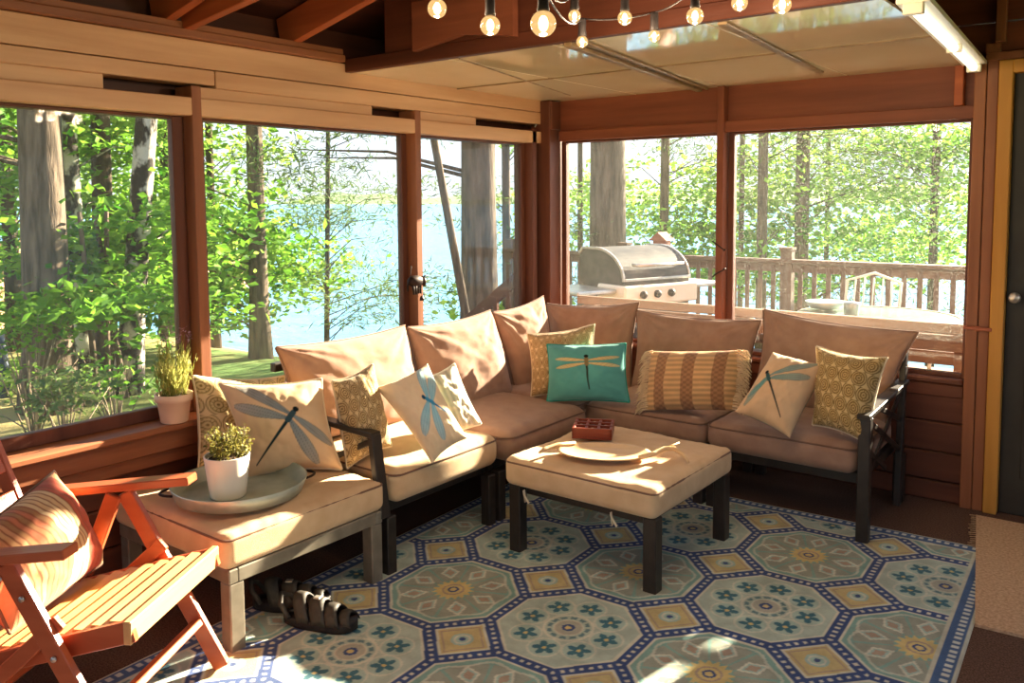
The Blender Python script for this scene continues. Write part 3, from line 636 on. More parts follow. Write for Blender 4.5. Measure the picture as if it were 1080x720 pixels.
# ------------------------------------------------------------------ rug
def rug_col(x, y):
    th = math.radians(2.6); ox, oy = -2.112, 2.357; a, b = .515, .541
    dx, dy = x-ox, y-oy; u = (dx*math.cos(th)+dy*math.sin(th))/a; v = (-dx*math.sin(th)+dy*math.cos(th))/b
    i = np.floor(u+.5); j = np.floor(v+.5); px, py = u-i, v-j; ax_, ay_ = np.abs(px), np.abs(py)
    q = (.707-ax_-ay_)/math.sqrt(2); d = np.minimum(np.minimum(.5-ax_, .5-ay_), q)
    navy, cream, dot = lin(54, 76, 126), lin(216, 210, 190), lin(214, 206, 190)
    green, tan, teal, rust, ochre, sage = lin(136, 172, 160), lin(184, 194, 178), lin(62, 112, 126), lin(178, 152, 130), lin(216, 190, 126), lin(168, 194, 182)
    col = np.empty(x.shape+(3,)); col[:] = tan
    star = ((i+j) % 2 == 0)
    r = np.hypot(px, py); t = np.arctan2(py, px); col[star] = green
    t8 = (t/(math.pi/4)); k8 = np.floor(t8+.5); ta = (t8-k8)*math.pi/4; lx, ly = r*np.cos(ta), r*np.sin(ta)
    # star tile: petals with diamonds, orange centre
    dia = np.abs(lx-.285)/.095+np.abs(ly)/.062
    st = star
    def put(c, m, al=1.): col[m] = col[m]*(1-al)+np.asarray(c)*al
    put(rust, st & (r < .40) & (r > .15) & (np.abs(np.sin(t*8)) > .25) & (dia > 1.15), .55)
    put(cream, st & (dia < 1.15) & (dia > .85)); put(rust, st & (dia <= .6)); put(sage, st & (dia <= .85) & (dia > .6))
    put(cream, st & (np.abs(r-.405+.02*np.cos(t*8)) < .010), .7)
    put(ochre, st & (r < .135+.018*np.cos(t*16))); put(rust, st & (np.abs(r-.075) < .008)); put(navy, st & (r < .042) & (r > .025)); put(ochre, st & (r < .025))
    # flower tile: eight small teal flowers round a ring
    fl = ~star
    fx, fy = lx-.29, ly; rf = np.hypot(fx, fy); tf = np.arctan2(fy, fx)
    put(sage, fl & (rf < .105), .5)
    put(teal, fl & (rf < .03+.052*np.abs(np.cos(tf*2.5)))); put(ochre, fl & (rf < .016))
    put(cream, fl & (np.abs(rf-.108) < .008), .8)
    put(cream, fl & (np.abs(r-.165) < .009)); put(cream, fl & (np.abs(r-.095) < .008)); put(rust, fl & (r < .095), .45); put(teal, fl & (np.abs(r-.13) < .014) & (np.abs(np.sin(t*6)) > .5), .8)
    put(navy, fl & (r < .045) & (r > .022)); put(ochre, fl & (r < .022))
    # borders of the octagons
    put(cream, (d > .042) & (d < .062))
    cl = np.where(np.abs(q-d) < 1e-9, (ax_-ay_)/math.sqrt(2), np.where(.5-ax_ <= .5-ay_, py, px))
    per = .0592; dt = np.abs(((cl/per) % 1)-.5)
    nv = (d <= .042); put(navy, nv)
    put(dot, nv & (dt < .22) & (np.abs(d) < .014))
    # squares in the gaps
    sx, sy = .5-ax_, .5-ay_; s = (.293-sx-sy)/math.sqrt(2); sq = s > 0
    put(navy, sq); cl = (sx-sy)/math.sqrt(2); dt = np.abs(((cl/per) % 1)-.5); put(dot, sq & (dt < .22) & (s < .014))
    put(cream, sq & (s > .042) & (s < .060)); put(ochre, sq & (s >= .060), .8); put(ochre*.8+.1*cream, sq & (s >= .060))
    rr = np.hypot(sx, sy); ts = np.arctan2(sy, sx)
    put(rust, sq & (np.abs(s-.082) < .006)); put(sage, sq & (rr < .075) & (s > .06)); put(cream, sq & (np.abs(rr-.05) < .008)); put(navy, sq & (rr < .022))
    return col
RUG_X0, RUG_X1, RUG_Y0, RUG_Y1 = -2.72, -.512, 1.12, 4.0
nx, ny = int((RUG_X1-RUG_X0)/.0046), int((RUG_Y1-RUG_Y0)/.0046)
gx, gy = np.meshgrid(np.linspace(RUG_X0, RUG_X1, nx), np.linspace(RUG_Y0, RUG_Y1, ny), indexing='ij')
th = math.radians(2.6); pvx, pvy = -.53, 3.99
wx = pvx+(gx-pvx)*math.cos(th)-(gy-pvy)*math.sin(th); wy = pvy+(gx-pvx)*math.sin(th)+(gy-pvy)*math.cos(th)
col = rug_col(wx, wy)
ed = np.minimum(np.minimum(gx-RUG_X0, RUG_X1-gx), np.minimum(gy-RUG_Y0, RUG_Y1-gy))
along = np.where(np.minimum(gx-RUG_X0, RUG_X1-gx) < np.minimum(gy-RUG_Y0, RUG_Y1-gy), gy, gx)
bl, dotc, crm = lin(70, 98, 140), lin(216, 214, 206), lin(206, 200, 180)
m = ed < .068; col[m] = bl; m2 = (ed < .046) & (ed > .022) & (np.abs(((along/.034) % 1)-.5) < .27); col[m2] = dotc; col[(ed < .08) & (ed >= .068)] = crm; col[ed < .010] = crm
col *= np.array([1.07, 1.16, 1.24])
col *= (1+.10*vnoise(gx*160, gy*160, 2, 1)+.12*vnoise(gx*6, gy*6, 4))[..., None]
wz = .007+.0012*vnoise(gx*5, gy*5, 5)-.006*(ed < .004)
r = grid_object('rug', np.stack([wx, wy, wz], -1), M['rug'], None, np.clip(col, 0, 1))
tag(r, 'large blue green and ochre rug of octagon medallions under the ottoman', 'rug')
mt = MB().prism([(-.655, 4.39), (.35, 4.40), (.42, 3.30), (-.475, 3.245)], 'z', .001, .012).build('door_mat', M['mat'])
fg = MB()
for k in range(46):
    s = k/45; x = -.655+(.18)*s; y = 4.39-1.145*s
    if y < 3.98: continue
    fg.tube([(x, y, .008), (x-.02-.012*random.random(), y+.006*random.random(), .003)], .0022, 4)
fg.build('fringe', M['mat'], mt)['kind'] = 'stuff'
tag(mt, 'plain beige woven mat in front of the dark door', 'mat')

# ------------------------------------------------------------------ folding deck chair
ang = math.radians(30.5)
t = thing('folding_armchair', 'red-brown wooden folding armchair with slatted seat in the left foreground', 'chair', (-2.346, 1.507, 0), ang)
WD = .56; cw = M['chair_wood']
def P(s, tt, z): return Vector((s, -tt, z))        # s forward, tt across from the far side, z up
SL = (.42-.30)/.43                               # seat rises to the front
def sz(s): return .42+s*SL
for k in range(10):
    s = -.035-k*.052; MB().bar(P(s, .06, sz(s)-.008), P(s, WD-.06, sz(s)-.008), .0475, .016).build('seat_slat', M['chair_slat'], t)
MB().bar(P(.008, .035, sz(.0)-.028), P(.008, WD-.035, sz(.0)-.028), .022, .062).build('front_rail', M['chair_slat'], t)
for tt in (.05, WD-.05): MB().bar(P(.02, tt, sz(.02)-.030), P(-.53, tt, sz(-.53)-.030), .022, .058).build('side_rail', cw, t)
for k, tt in enumerate((.0, WD)):
    sh = -.02 if k == 0 else -.05
    MB().bar(P(-.06+sh, tt, .622), P(-.56+sh, tt, .560), .062, .026).build('armrest', cw, t)
    MB().bar(P(-.30, tt+(.012 if k == 0 else -.012), .575), P(0.005, tt+(.012 if k == 0 else -.012), .015), .024, .052, up=(1, 0, 0)).build('leg', cw, t)
    ti = .028 if k == 0 else WD-.028
    MB().bar(P(-.17, ti, .42), P(-.62, ti, .015), .02, .042, up=(1, 0, 0)).build('leg', cw, t)
    MB().bar(P(-.33, ti, .57), P(-.44, ti, .31), .02, .05, up=(1, 0, 0)).build('arm_brace', cw, t)
    tb = .075 if k == 0 else WD-.075
    MB().bar(P(-.515, tb, .24), P(-.855, tb, 1.14), .024, .046, up=(1, 0, 0)).build('back_post', cw, t)
    for (s, z) in ((-.25, .49), (-.31, .54), (-.09, .16), (-.17, .335)):
        sd = -.003 if k == 0 else WD+.003
        MB().tube([P(s, sd-(.0), z), P(s, sd+(-.004 if k == 0 else .004), z)], .008, 10).build('bolt', M['steel'], t)
for k in range(8):
    z = .36+k*.105; s = -.515-.34*(z-.24)/.90
    MB().bar(P(s+.012, .065, z), P(s+.012, WD-.065, z), .014, .052, up=(-.34, 0, .90)).build('back_slat', cw, t)
MB().bar(P(-.075, .02, .155), P(-.075, WD-.02, .155), .05, .022, up=(-.3, 0, .56)).build('stretcher', cw, t)
MB().bar(P(-.53, .03, .095), P(-.53, WD-.03, .095), .04, .02, up=(.4, 0, .4)).build('stretcher', cw, t)
# striped cushion against the chair back
def stripes(U, V):
    pal = np.array([lin(220, 160, 118), lin(190, 84, 64), lin(228, 188, 142), lin(206, 124, 92), lin(222, 172, 124), lin(196, 100, 76), lin(230, 198, 154), lin(178, 128, 88)])
    k = np.floor((U+1)*11).astype(int); f = ((U+1)*11) % 1
    c = pal[(k*3+(k % 5)) % 8]; c = np.where((f > .82)[..., None], lin(156, 92, 66), c); return c*(1+.08*vnoise(U*20, V*20, 6))[..., None]
ca, sa = math.cos(ang), math.sin(ang)
def WP(s, tt, z): return np.array((-2.346+s*ca+tt*sa, 1.507+s*sa-tt*ca, z))
cs = lean_corners([(57, 497), (-40, 572), (10, 668), (108, 594)], WP(-.40, .3, .43), 30.5, .5); cs = [cs[0], cs[1], cs[2], cs[3]]
o, e, nr = pillow_mesh('chair_cushion', 90, [cs[1], cs[0], cs[3], cs[2]], .24, .03, 51, M['print'], None, stripes, lin(176, 80, 54), .006, .2)
tag(o, 'striped red and gold cushion lying on the folding armchair', 'pillow'); piping(e, .005, M['pipe'], o)

# ------------------------------------------------------------------ leaves helper
def leaves(name, centers, size, mat, parent=None, loc=(0, 0, 0), flat=.6, seed=0, aspect=.55, dirs=None):
    """One mesh of small folded leaf blades at the given points."""
    rs = np.random.default_rng(seed); c = np.asarray(centers, float); n = len(c)
    d = rs.normal(size=(n, 3)); d[:, 2] *= (1-flat) if dirs is None else 1
    if dirs is not None: d = dirs+.35*d
    d /= np.linalg.norm(d, axis=1, keepdims=True)
    up = rs.normal(size=(n, 3))*(1-flat*.7); up[:, 2] += 1
    s = np.cross(d, up); s /= np.linalg.norm(s, axis=1, keepdims=True)+1e-9; nn = np.cross(s, d)
    L = (size*(.65+.7*rs.random(n)))[:, None]; wd = L*aspect
    V = np.stack([c, c+d*L*.5+s*wd*.5+nn*L*.06, c+d*L, c+d*L*.5-s*wd*.5+nn*L*.06], 1).reshape(-1, 3)
    Fq = np.arange(4*n).reshape(n, 4)
    return raw_object(name, V, Fq, mat, parent, None, loc, False, np.repeat(np.clip(rs.normal(.5, .25, n), 0, 1), 4))

# ------------------------------------------------------------------ small things inside
TR_C = (-2.675, 1.815, .424)
t = thing('round_tray', 'round galvanised metal tray with handles on the left ottoman', 'tray', TR_C)
MB().lathe([(0, .002), (.205, .002), (.218, .006), (.236, .050), (.241, .053), (.243, .050), (.224, .002), (.21, -.003), (0, -.003)], 48).build('dish', M['galv'], t)
for s in (1, -1):
    a0 = math.radians(62)
    pts = []
    for k in range(9):
        f = (k-4)/4; a = a0+f*.20; rr = .240+.034*math.cos(f*math.pi/2); pts.append((s*rr*math.cos(a), s*rr*math.sin(a), .036))
    MB().tube(pts, .005, 8).build('handle', M['iron'], t)
PT = (-2.675, 1.765, .427)
t = thing('potted_herb', 'white tapered pot with a bushy small-leaved herb standing in the round tray', 'plant', PT)
MB().lathe([(0, 0), (.060, 0), (.064, .006), (.081, .150), (.079, .154), (.073, .150), (.071, .135), (0, .135)], 40).build('pot', M['ceramic'], t)
MB().lathe([(0, .139), (.07, .137), (.07, .132)], 24).build('soil', M['soil'], t)
rs = np.random.default_rng(3); st = MB(); pts = []
for k in range(46):
    a = rs.random()*6.28; r0 = .05*rs.random()**.5; r1 = r0+.055*rs.random(); h = .05+.075*rs.random()*(1-r1*4)
    p0 = np.array((r0*math.cos(a), r0*math.sin(a), .138)); p1 = np.array((r1*math.cos(a), r1*math.sin(a), .14+max(h, .02)))
    st.tube([p0, (p0+p1)/2+np.array((0, 0, .01)), p1], .0012, 4)
    for q in range(34): f = .25+.75*rs.random(); pts.append(p0*(1-f)+p1*f+rs.normal(size=3)*.007)
st.build('stem', M['twig'], t); leaves('foliage', pts, .014, M['thyme'], t, flat=.2, seed=4, aspect=.6)
PS = (-3.145, 1.842, .612)
t = thing('potted_lavender', 'peach flower pot of tall wispy lavender on the left window sill', 'plant', PS)
MB().lathe([(0, 0), (.050, 0), (.053, .004), (.064, .085), (.072, .087), (.074, .115), (.070, .117), (.064, .112), (.062, .1), (0, .1)], 40).build('pot', M['terracotta'], t)
MB().lathe([(0, .104), (.06, .102), (.06, .098)], 24).build('soil', M['soil'], t)
rs = np.random.default_rng(5); st = MB(); pts = []; dr = []; fl_ = []
for k in range(64):
    a = rs.random()*6.28; r0 = .045*rs.random()**.5; r1 = r0+.05*rs.random(); h = .10+.15*rs.random()
    p0 = np.array((r0*math.cos(a), r0*math.sin(a), .102)); p1 = np.array((r1*math.cos(a), r1*math.sin(a), .10+h)); st.tube([p0, p0*.5+p1*.5, p1], .0011, 4)
    for q in range(22): f = .05+.8*rs.random(); pts.append(p0*(1-f)+p1*f+rs.normal(size=3)*.003); dr.append((p1-p0)/np.linalg.norm(p1-p0)+np.array((0, 0, .3)))
    if h > .2:
        leaves('flower_spike', [p1+np.array((0, 0, .004*q))+rs.normal(size=3)*.003 for q in range(9)], .009, M['flower'], t, flat=0, seed=7+k)
st.build('stem', M['herb'], t); leaves('foliage', pts, .026, M['herb'], t, seed=6, aspect=.2, dirs=np.array(dr))
# paddle-shaped wooden serving tray with a handle and the compartment box
c0 = at(633, 478, 'z', .44); t = thing('serving_tray', 'pale oval wooden tray with curled branch handles on the middle ottoman', 'tray', (c0[0]+.0, c0[1]+.03, .431), math.radians(27))
nu, nv = 40, 14; A, V_ = np.meshgrid(np.linspace(0, 2*math.pi, nu+1), np.linspace(0, 1, nv), indexing='ij')
rx, ry = .195, .125
def dish(r, a): return np.stack([r*rx*np.cos(a), r*ry*np.sin(a), .003+.012*np.clip(r-.62, 0, 1)**1.2*3], -1)
topg = dish(V_, A); botg = topg.copy(); botg[..., 2] -= .005; n0 = topg.shape[0]*nv
Vt = np.concatenate([topg.reshape(-1, 3), botg.reshape(-1, 3)]); idx = np.arange(n0).reshape(nu+1, nv)
q1 = np.stack([idx[:-1, :-1], idx[:-1, 1:], idx[1:, 1:], idx[1:, :-1]], -1).reshape(-1, 4); q2 = q1[:, ::-1]+n0
q3 = np.stack([idx[:-1, -1], idx[:-1, -1]+n0, idx[1:, -1]+n0, idx[1:, -1]], -1)
raw_object('dish', Vt, np.concatenate([q1, q2, q3]), M['tray_wood'], t)
hz = .016
MB().tube([(.15, -.08, hz), (.21, -.03, hz+.004), (.25, .02, hz+.012), (.29, .02, hz+.014), (.325, -.015, hz+.002), (.345, -.05, hz-.018)], [.010, .012, .011, .010, .008, .005], 8).tube([(.25, .02, hz+.012), (.285, .06, hz+.016), (.31, .08, hz+.024)], [.008, .006, .003], 6).build('handle', M['tray_wood'], t)
MB().tube([(-.13, .08, hz), (-.20, .04, hz), (-.245, -.02, hz), (-.265, -.06, hz-.006)], [.009, .011, .009, .005], 8).build('handle', M['tray_wood'], t)
bx = at(627, 462, 'z', .434); bx = np.array((-2.02, 3.215, .434))
t = thing('compartment_box', 'dark red wooden box of nine compartments on the middle ottoman', 'box', tuple(bx), math.radians(27))
s = .088; b = MB().box(-s, s, -s, s, 0, .012, .002)
for k in range(4):
    q = -s+.006+k*(2*s-.012)/3; b.box(q-.006, q+.006, -s, s, .012, .048, .0015)
    for j in range(3): y0 = 0
b.build('box_body', M['box_wood'], t)
d_ = MB()
for k in range(4):
    q = -s+.006+k*(2*s-.012)/3; d_.box(-s, s, q-.006, q+.006, .012, .050, .0015)
d_.build('divider', M['box_wood'], t)
for i in range(3):
    for j in range(3):
        x, y = (i-1)*.0547, (j-1)*.0547
        MB().lathe([(0, .013), (.017, .013), (.019, .03), (.016, .040), (.006, .044), (0, .044)], 12, (x, y, 0)).build('tealight', M['cream_fringe'] if (i+j) % 2 else M['black'], t)

# pair of dark strappy shoes under the ottoman
def shoe(label, x, y, rz, mir, z=0.008, tilt=0.):
    t = thing('sandal', label, 'shoe', (x, y, z), rz, None); t.rotation_euler = (tilt, 0, rz)
    def half(xx):            # half width of the sole along its length
        f = (xx+.145)/.29; return max(.0, (1-abs(2*f-1)**3.2))**.5*(.040+.012*f)
    xs_ = np.linspace(-.145, .145, 25); lay = MB(); rows = []
    def sole_z(xx): return .012*max(0, (xx-.07)/.075)**2+.006*max(0, (-xx-.05)/.095)
    for dz, g in ((0., .93), (.012, 1.0), (.024, 1.03), (.034, 1.0)):
        ring = [(xx, half(xx)*g, sole_z(xx)+dz) for xx in xs_]+[(xx, -half(xx)*g, sole_z(xx)+dz) for xx in xs_[-2:0:-1]]; rows.append(ring)
    n_ = len(rows[0]); vs = [p for r_ in rows for p in r_]; fs = [(i*n_+k, i*n_+(k+1) % n_, (i+1)*n_+(k+1) % n_, (i+1)*n_+k) for i in range(3) for k in range(n_)]
    fs += [tuple(range(n_))[::-1], tuple(3*n_+k for k in range(n_))]
    lay.add(vs, fs, True); lay.build('sole', M['black'], t)
    for (xa, xb, hgt, wd) in ((.116, .10, .058, .036), (.072, .05, .080, .046), (.02, -.005, .096, .052), (-.042, -.072, .108, .046)):
        vs = []; fs = []; m_ = 15
        for q in range(m_):
            a = math.pi*q/(m_-1); f = math.sin(a)
            for e_ in (-.5, -.2, .2, .5):
                xc = xa*(1-f)+xb*f+e_*wd; hw = half(xa)*.98
                vs.append((xc, hw*math.cos(a), sole_z(xa)+.022+(hgt-.022)*f**.85+(.004 if abs(e_) < .3 else 0)))
        for q in range(m_-1):
            for k in range(3): fs.append((q*4+k, q*4+k+1, (q+1)*4+k+1, (q+1)*4+k))
        o_ = MB().add(vs, fs, True).build('strap', M['shoe'], t)
        md = o_.modifiers.new('thickness', 'SOLIDIFY'); md.thickness = .004
        MB().tube([vs[q*4] for q in range(m_)], .0022, 5).tube([vs[q*4+3] for q in range(m_)], .0022, 5).build('strap_edge', M['black'], o_)
    MB().tube([(-.10, .040, .034), (-.135, .034, .08), (-.15, 0, .10), (-.135, -.034, .08), (-.10, -.040, .034)], .009, 8).build('heel_strap', M['shoe'], t)
    MB().box(-.02, .006, -.012, .012, .098, .106, .002).build('buckle', M['steel'], t)
a_ = at(308, 643, 'z', 0); shoe('dark strappy sandal under the left ottoman nearest the wall', a_[0], a_[1], math.radians(36), 1)
a_ = at(338, 662, 'z', 0); shoe('dark strappy sandal in front of its pair by the leg of the left ottoman', a_[0]+.0, a_[1], math.radians(22), -1)

# string of bulbs
bulbs = [(430, -12, 2.25, 1), (461, 9, 2.35, 1), (517, 27, 2.25, 1), (573, 25, 1.95, 1.12), (606, 17, 2.6, .72), (614, 44, 2.78, .72), (659, 19, 2.65, .85), (690, 38, 2.72, .72), (733, 17, 2.5, .95), (780, 3, 2.62, .95), (825, 5, 2.5, 1), (880, -14, 2.4, 1)]
o0 = at_depth(640, 5, 2.4); t = thing('string_lights', 'string of round glowing globe bulbs hanging from the rafters near the panels', 'lights', tuple(o0))
cab = MB(); prev = None; nodes = []
for (x, y, dp, sc) in bulbs:
    p = at_depth(x, y, dp)-o0; R = .0265*sc; nodes.append(p+np.array((0, 0, R+.055)))
    s_ = MB().lathe([(0, R+.056), (.010, R+.056), (.013, R+.05), (.013, R+.012), (.015, R+.002), (.013, R-.003), (0, R-.003)], 12, tuple(p)).build('socket', M['black'], t)
    prof = [(max(R*math.sin(a), 0), R*math.cos(a)) for a in np.linspace(.15, math.pi, 14)]
    MB().lathe(prof, 20, tuple(p)).build('bulb', M['bulb'], s_)
    MB().lathe([(max(.0105*sc*math.sin(a), 0), .017*sc*math.cos(a)) for a in np.linspace(0, math.pi, 8)], 10, tuple(p)).build('filament', M['filament'], s_)
    pl = bpy.data.lights.new('bulb_light', 'POINT'); pl.energy = 2.3; pl.color = (1, .74, .48); pl.shadow_soft_size = .02
    po = bpy.data.objects.new('bulb_light', pl); C.objects.link(po); po.location = p+np.array((0, 0, -.04)); po.parent = t
order = [0, 1, 2, 3, 4, 6, 8, 9, 10, 11]
for chain in (order, [3, 5, 7, 8]):
    for a_, b_ in zip(chain[:-1], chain[1:]):
        pa, pb = nodes[a_], nodes[b_]; L = np.linalg.norm(pb-pa)
        cab.tube([pa*(1-f)+pb*f+np.array((0, 0, -.10*L*4*f*(1-f)*.5)) for f in np.linspace(0, 1, 9)], .0028, 6)
cab.build('cable', M['black'], t)

# hooks, latch, ornament, white cable
for (px, py, px2, py2, lab) in ((751, 254, 764, 264, 'upper dark metal hook on the post between the back windows'), (751, 292, 764, 284, 'lower dark metal hook on the post between the back windows')):
    a_, b_ = at(px, py, 'y', YB-.062), at(px2, py2, 'y', YB-.062); m_ = (a_+b_)/2
    o = MB().tube([a_-m_, (a_*.6+b_*.4)-m_+np.array((0, -.006, .003)), b_-m_], .004, 8).tube([b_-m_+np.array((-.006, 0, 0)), b_-m_+np.array((.006, 0, .006))], .005, 8).build('hook', M['iron'], None, tuple(m_)); tag(o, lab, 'hook')
a_, b_ = at(1016, 345, 'y', YB-.06), at(1046, 348, 'y', YB-.06); m_ = (a_+b_)/2
o = MB().bar(a_-m_, b_-m_, .014, .016).box(-.012, .012, -.004, .008, -.012, .012, .002).build('latch_bar', M['red_paint'], None, tuple(m_)); tag(o, 'dark red latch bar across the twin posts beside the door', 'latch')
a_ = at(440, 300, 'x', XL+.07)
t = thing('animal_bell', 'dark iron animal figure with a hanging bell on the second left window post', 'ornament', tuple(a_))
fig = MB(); fig.lathe([(0, -.052), (.018, -.05), (.032, -.03), (.034, 0), (.032, .025), (.020, .045), (0, .05)], 14)
fig.v = [(x*.8, z*1.0-.012, y*.9+.02) for (x, y, z) in fig.v]
fig.tube([(0, .03, .025), (0, .05, .012), (0, .055, -.012)], [.022, .018, .008], 10).tube([(0, .048, .03), (0, .062, .045), (0, .074, .04)], [.006, .005, .003], 6)
for (y, r) in ((-.04, .007), (-.022, .007), (.016, .007), (.032, .006)): fig.tube([(.008*(1 if y < 0 else -1), y, .01), (.01*(1 if y < 0 else -1), y+.004, -.05)], [r*1.3, r*.8], 8)
fig.tube([(0, -.06, .02), (0, -.072, 0), (0, -.07, -.03)], [.006, .005, .004], 6)
fig.build('body', M['iron'], t)
MB().tube([(0, .034, -.045), (0, .034, -.066)], .0015, 5).lathe([(0, -.064), (.006, -.064), (.010, -.074), (.013, -.088), (.011, -.088), (0, -.076)], 14, (0, .034, 0)).build('bell', M['iron'], t)
MB().tube([(-.02, -.03, .02), (-.02, -.03, .05), (-.012, -.03, .10)], .002, 5).build('cord', M['iron'], t)
p0, p1 = at(572, 110, 'y', YB-.09), at(564, 134, 'y', YB-.12)
o = MB().tube([p0-p0, np.array((.004, 0, -.03)), (p1-p0)*.75+np.array((.012, 0, 0)), p1-p0], .004, 8).build('cable_loop', M['white_plastic'], None, tuple(p0)); tag(o, 'short white cable at the top of the corner post', 'cable')

# ------------------------------------------------------------------ outside: ground, lake, deck
def ground_z(x, y):
    r = np.clip((y-6.2)/6.3, 0, 1); s = r*r*(3-2*r); q = np.clip((-x-7)/12, 0, 1)
    return -.45-2.9*s*(1-.0*q)+.10*vnoise(np.asarray(x)*.3, np.asarray(y)*.3, 8)*1.0
gx, gy = np.meshgrid(np.linspace(-60, 40, 140), np.linspace(-40, 40, 120), indexing='ij')
gz = ground_z(gx, gy); gz = np.where((gx > XL-.2) & (gx < XR+.2) & (gy > YF-.3) & (gy < YB+.2), -.6, gz)
g = grid_object('ground', np.stack([gx, gy, gz], -1), M['grass']); g['kind'] = 'structure'
lk = MB().box(-700, 500, 11, 620, -3.25, -2.95, 0).build('lake', M['lake']); lk['kind'] = 'structure'
hx = np.linspace(-700, 500, 90); HP = []
for k in range(5):
    HP.append(np.stack([hx, np.full_like(hx, 520+22*k), -3+(k/4)*(9+9*vnoise(hx*.03+2, hx*0, 12))], -1))
h = grid_object('far_shore', np.stack(HP, 1), M['hill']); h['kind'] = 'structure'
sd = at(12, 330, 'y', 6.2)
bk = []
for a in np.linspace(-1, 1, 24): bk.append([(sd[0]+a*7*.4+u*1.2, sd[1]-a*7+u*2.2*0, -.5+(1.35*math.sin(u*math.pi))*(1-a*a)**.5+.06*random.random()) for u in np.linspace(0, 1, 9)])
b = grid_object('dirt_bank', np.array(bk), M['sand'])
b['kind'] = 'structure'
# wooden deck with railing behind the back wall
d = MB(); y = YB+.12
while y < 8.3: d.box(-6.2, 3.2, y, y+.132, -.09, -.06, .004); y += .14
o = struct('deck_floor', d, M['deck_x'])
t = thing('deck_railing', 'long wooden balustrade along the outer edge of the deck', 'railing', (-2, 8.2, -.06))
ra = at(775, 272, 'y', 8.2); RT = .89+.06
MB().box(-4.4, 4.5, -.06, .06, RT-.035, RT, .004).build('top_rail', M['deck_x'], t)
MB().box(-4.4, 4.5, -.02, .02, RT-.125, RT-.04, .004).build('upper_rail', M['deck_x'], t)
MB().box(-4.4, 4.5, -.02, .02, .10, .16, .004).build('bottom_rail', M['deck_x'], t)
for x in (-4.35, -2.75, -.93, .88, 2.7, 4.4): MB().box(x-.055, x+.055, -.05, .05, 0, RT+.09, .004).prism([(x-.065, -.06), (x+.065, -.06), (x+.065, .06), (x-.065, .06)], 'z', RT+.09, RT+.115).build('post', M['deck_z'], t)
bal = MB().box(-.022, .022, -.035, -.018, .12, RT-.06, .003); proto = None
for k in range(66):
    x = -4.25+k*.133
    if proto is None: proto = bal.build('baluster', M['deck_z'], t, (x, 0, 0)); c = proto
    else: c = proto.copy(); C.objects.link(c); c.parent = t; c.location = (x, 0, 0)
# rail board and low slatted bench close outside the back windows
t = thing('window_rail', 'wide horizontal board crossing just outside the lower back windows', 'rail', (-2, YB+.22, 0))
MB().box(-1.1, 1.4, -.02, .02, .80, .852, .004).box(-1.1, 1.4, .03, .05, .70, .785, .004).build('board', M['deck_x'], t)
for x in (-1.05, .02, 1.2): MB().box(x-.045, x+.045, .05, .12, -.06, .80, .003).build('post', M['deck_z'], t)
t = thing('patio_bench', 'low wooden slatted patio bench outside under the right window', 'bench', (-1.3, 5.35, -.06))
for k in range(4): MB().box(-.62, .62, -.2+k*.1, -.115+k*.1, .42, .445, .003).build('seat_slat', M['deck_x'], t)
for (x, y) in ((-.55, -.15), (.55, -.15), (-.55, .15), (.55, .15)): MB().box(x-.03, x+.03, y-.03, y+.03, 0, .42, .003).build('leg', M['deck_z'], t)
for k in range(2): MB().box(-.62, .62, .2, .22, .55+k*.12, .63+k*.12, .003).build('back_slat', M['deck_x'], t)
for x in (-.58, .58): MB().box(x-.025, x+.025, .22, .25, .3, .8, .003).build('back_post', M['deck_z'], t)
# round glass patio table and chairs
tc = at(935, 322, 'z', .66); tc = np.array((-1.62, 6.35, -.06))
t = thing('patio_table', 'round glass topped patio table on the deck outside the right window', 'table', tuple(tc))
MB().lathe([(0, .70), (.52, .70), (.53, .705), (.52, .71), (0, .71)], 40).build('table_top', M['table_glass'], t)
MB().lathe([(.515, .69), (.54, .69), (.545, .702), (.54, .715), (.53, .715)], 40).build('rim', M['white_plastic'], t)
for k in range(4):
    a = k*math.pi/2+.5; MB().tube([(.42*math.cos(a), .42*math.sin(a), .7), (.36*math.cos(a), .36*math.sin(a), .35), (.44*math.cos(a), .44*math.sin(a), 0)], .014, 8).build('leg', M['white_plastic'], t)
def patio_chair(x, y, rz, label):
    t = thing('patio_chair', label, 'chair', (x, y, -.06), rz)
    MB().box(-.22, .22, -.22, .22, .41, .435, .01).build('seat', M['steel'], t)
    b_ = MB().tube([(-.22, .2, .42), (-.22, .27, .85), (0, .29, .92), (.22, .27, .85), (.22, .2, .42)], .013, 8)
    for k in range(5): x_ = -.15+k*.075; b_.tube([(x_, .21, .43), (x_, .275, .88)], .007, 6)
    b_.build('backrest', M['white_plastic'], t)
    for (sx, sy) in ((-1, -1), (1, -1), (-1, 1), (1, 1)): MB().tube([(sx*.2, sy*.2, .42), (sx*.23, sy*.24, 0)], .012, 8).build('leg', M['white_plastic'], t)
patio_chair(-1.95, 7.15, -.1, 'white metal patio chair behind the glass table nearest the railing')
patio_chair(-.78, 6.6, -1.4, 'white metal patio chair at the right side of the glass table')
it = MB().lathe([(0, 0), (.05, 0), (.055, .08), (.05, .09), (0, .09)], 16).build('jar', M['galv'], None, (-1.78, 6.3, .65)); tag(it, 'white jar standing on the glass patio table', 'jar')
it = MB().lathe([(0, 0), (.11, .02), (.15, .07), (.145, .07), (0, .03)], 20).build('bowl', M['galv'], None, (-2.0, 6.42, .651)); tag(it, 'pale bowl at the left side of the glass patio table', 'bowl')
# grill outside the middle window
GC = np.array((-3.38, 5.95, -.06)); grz = math.radians(-20)
t = thing('gas_grill', 'grey barbecue grill with a rounded hood outside the middle window', 'grill', tuple(GC), grz)
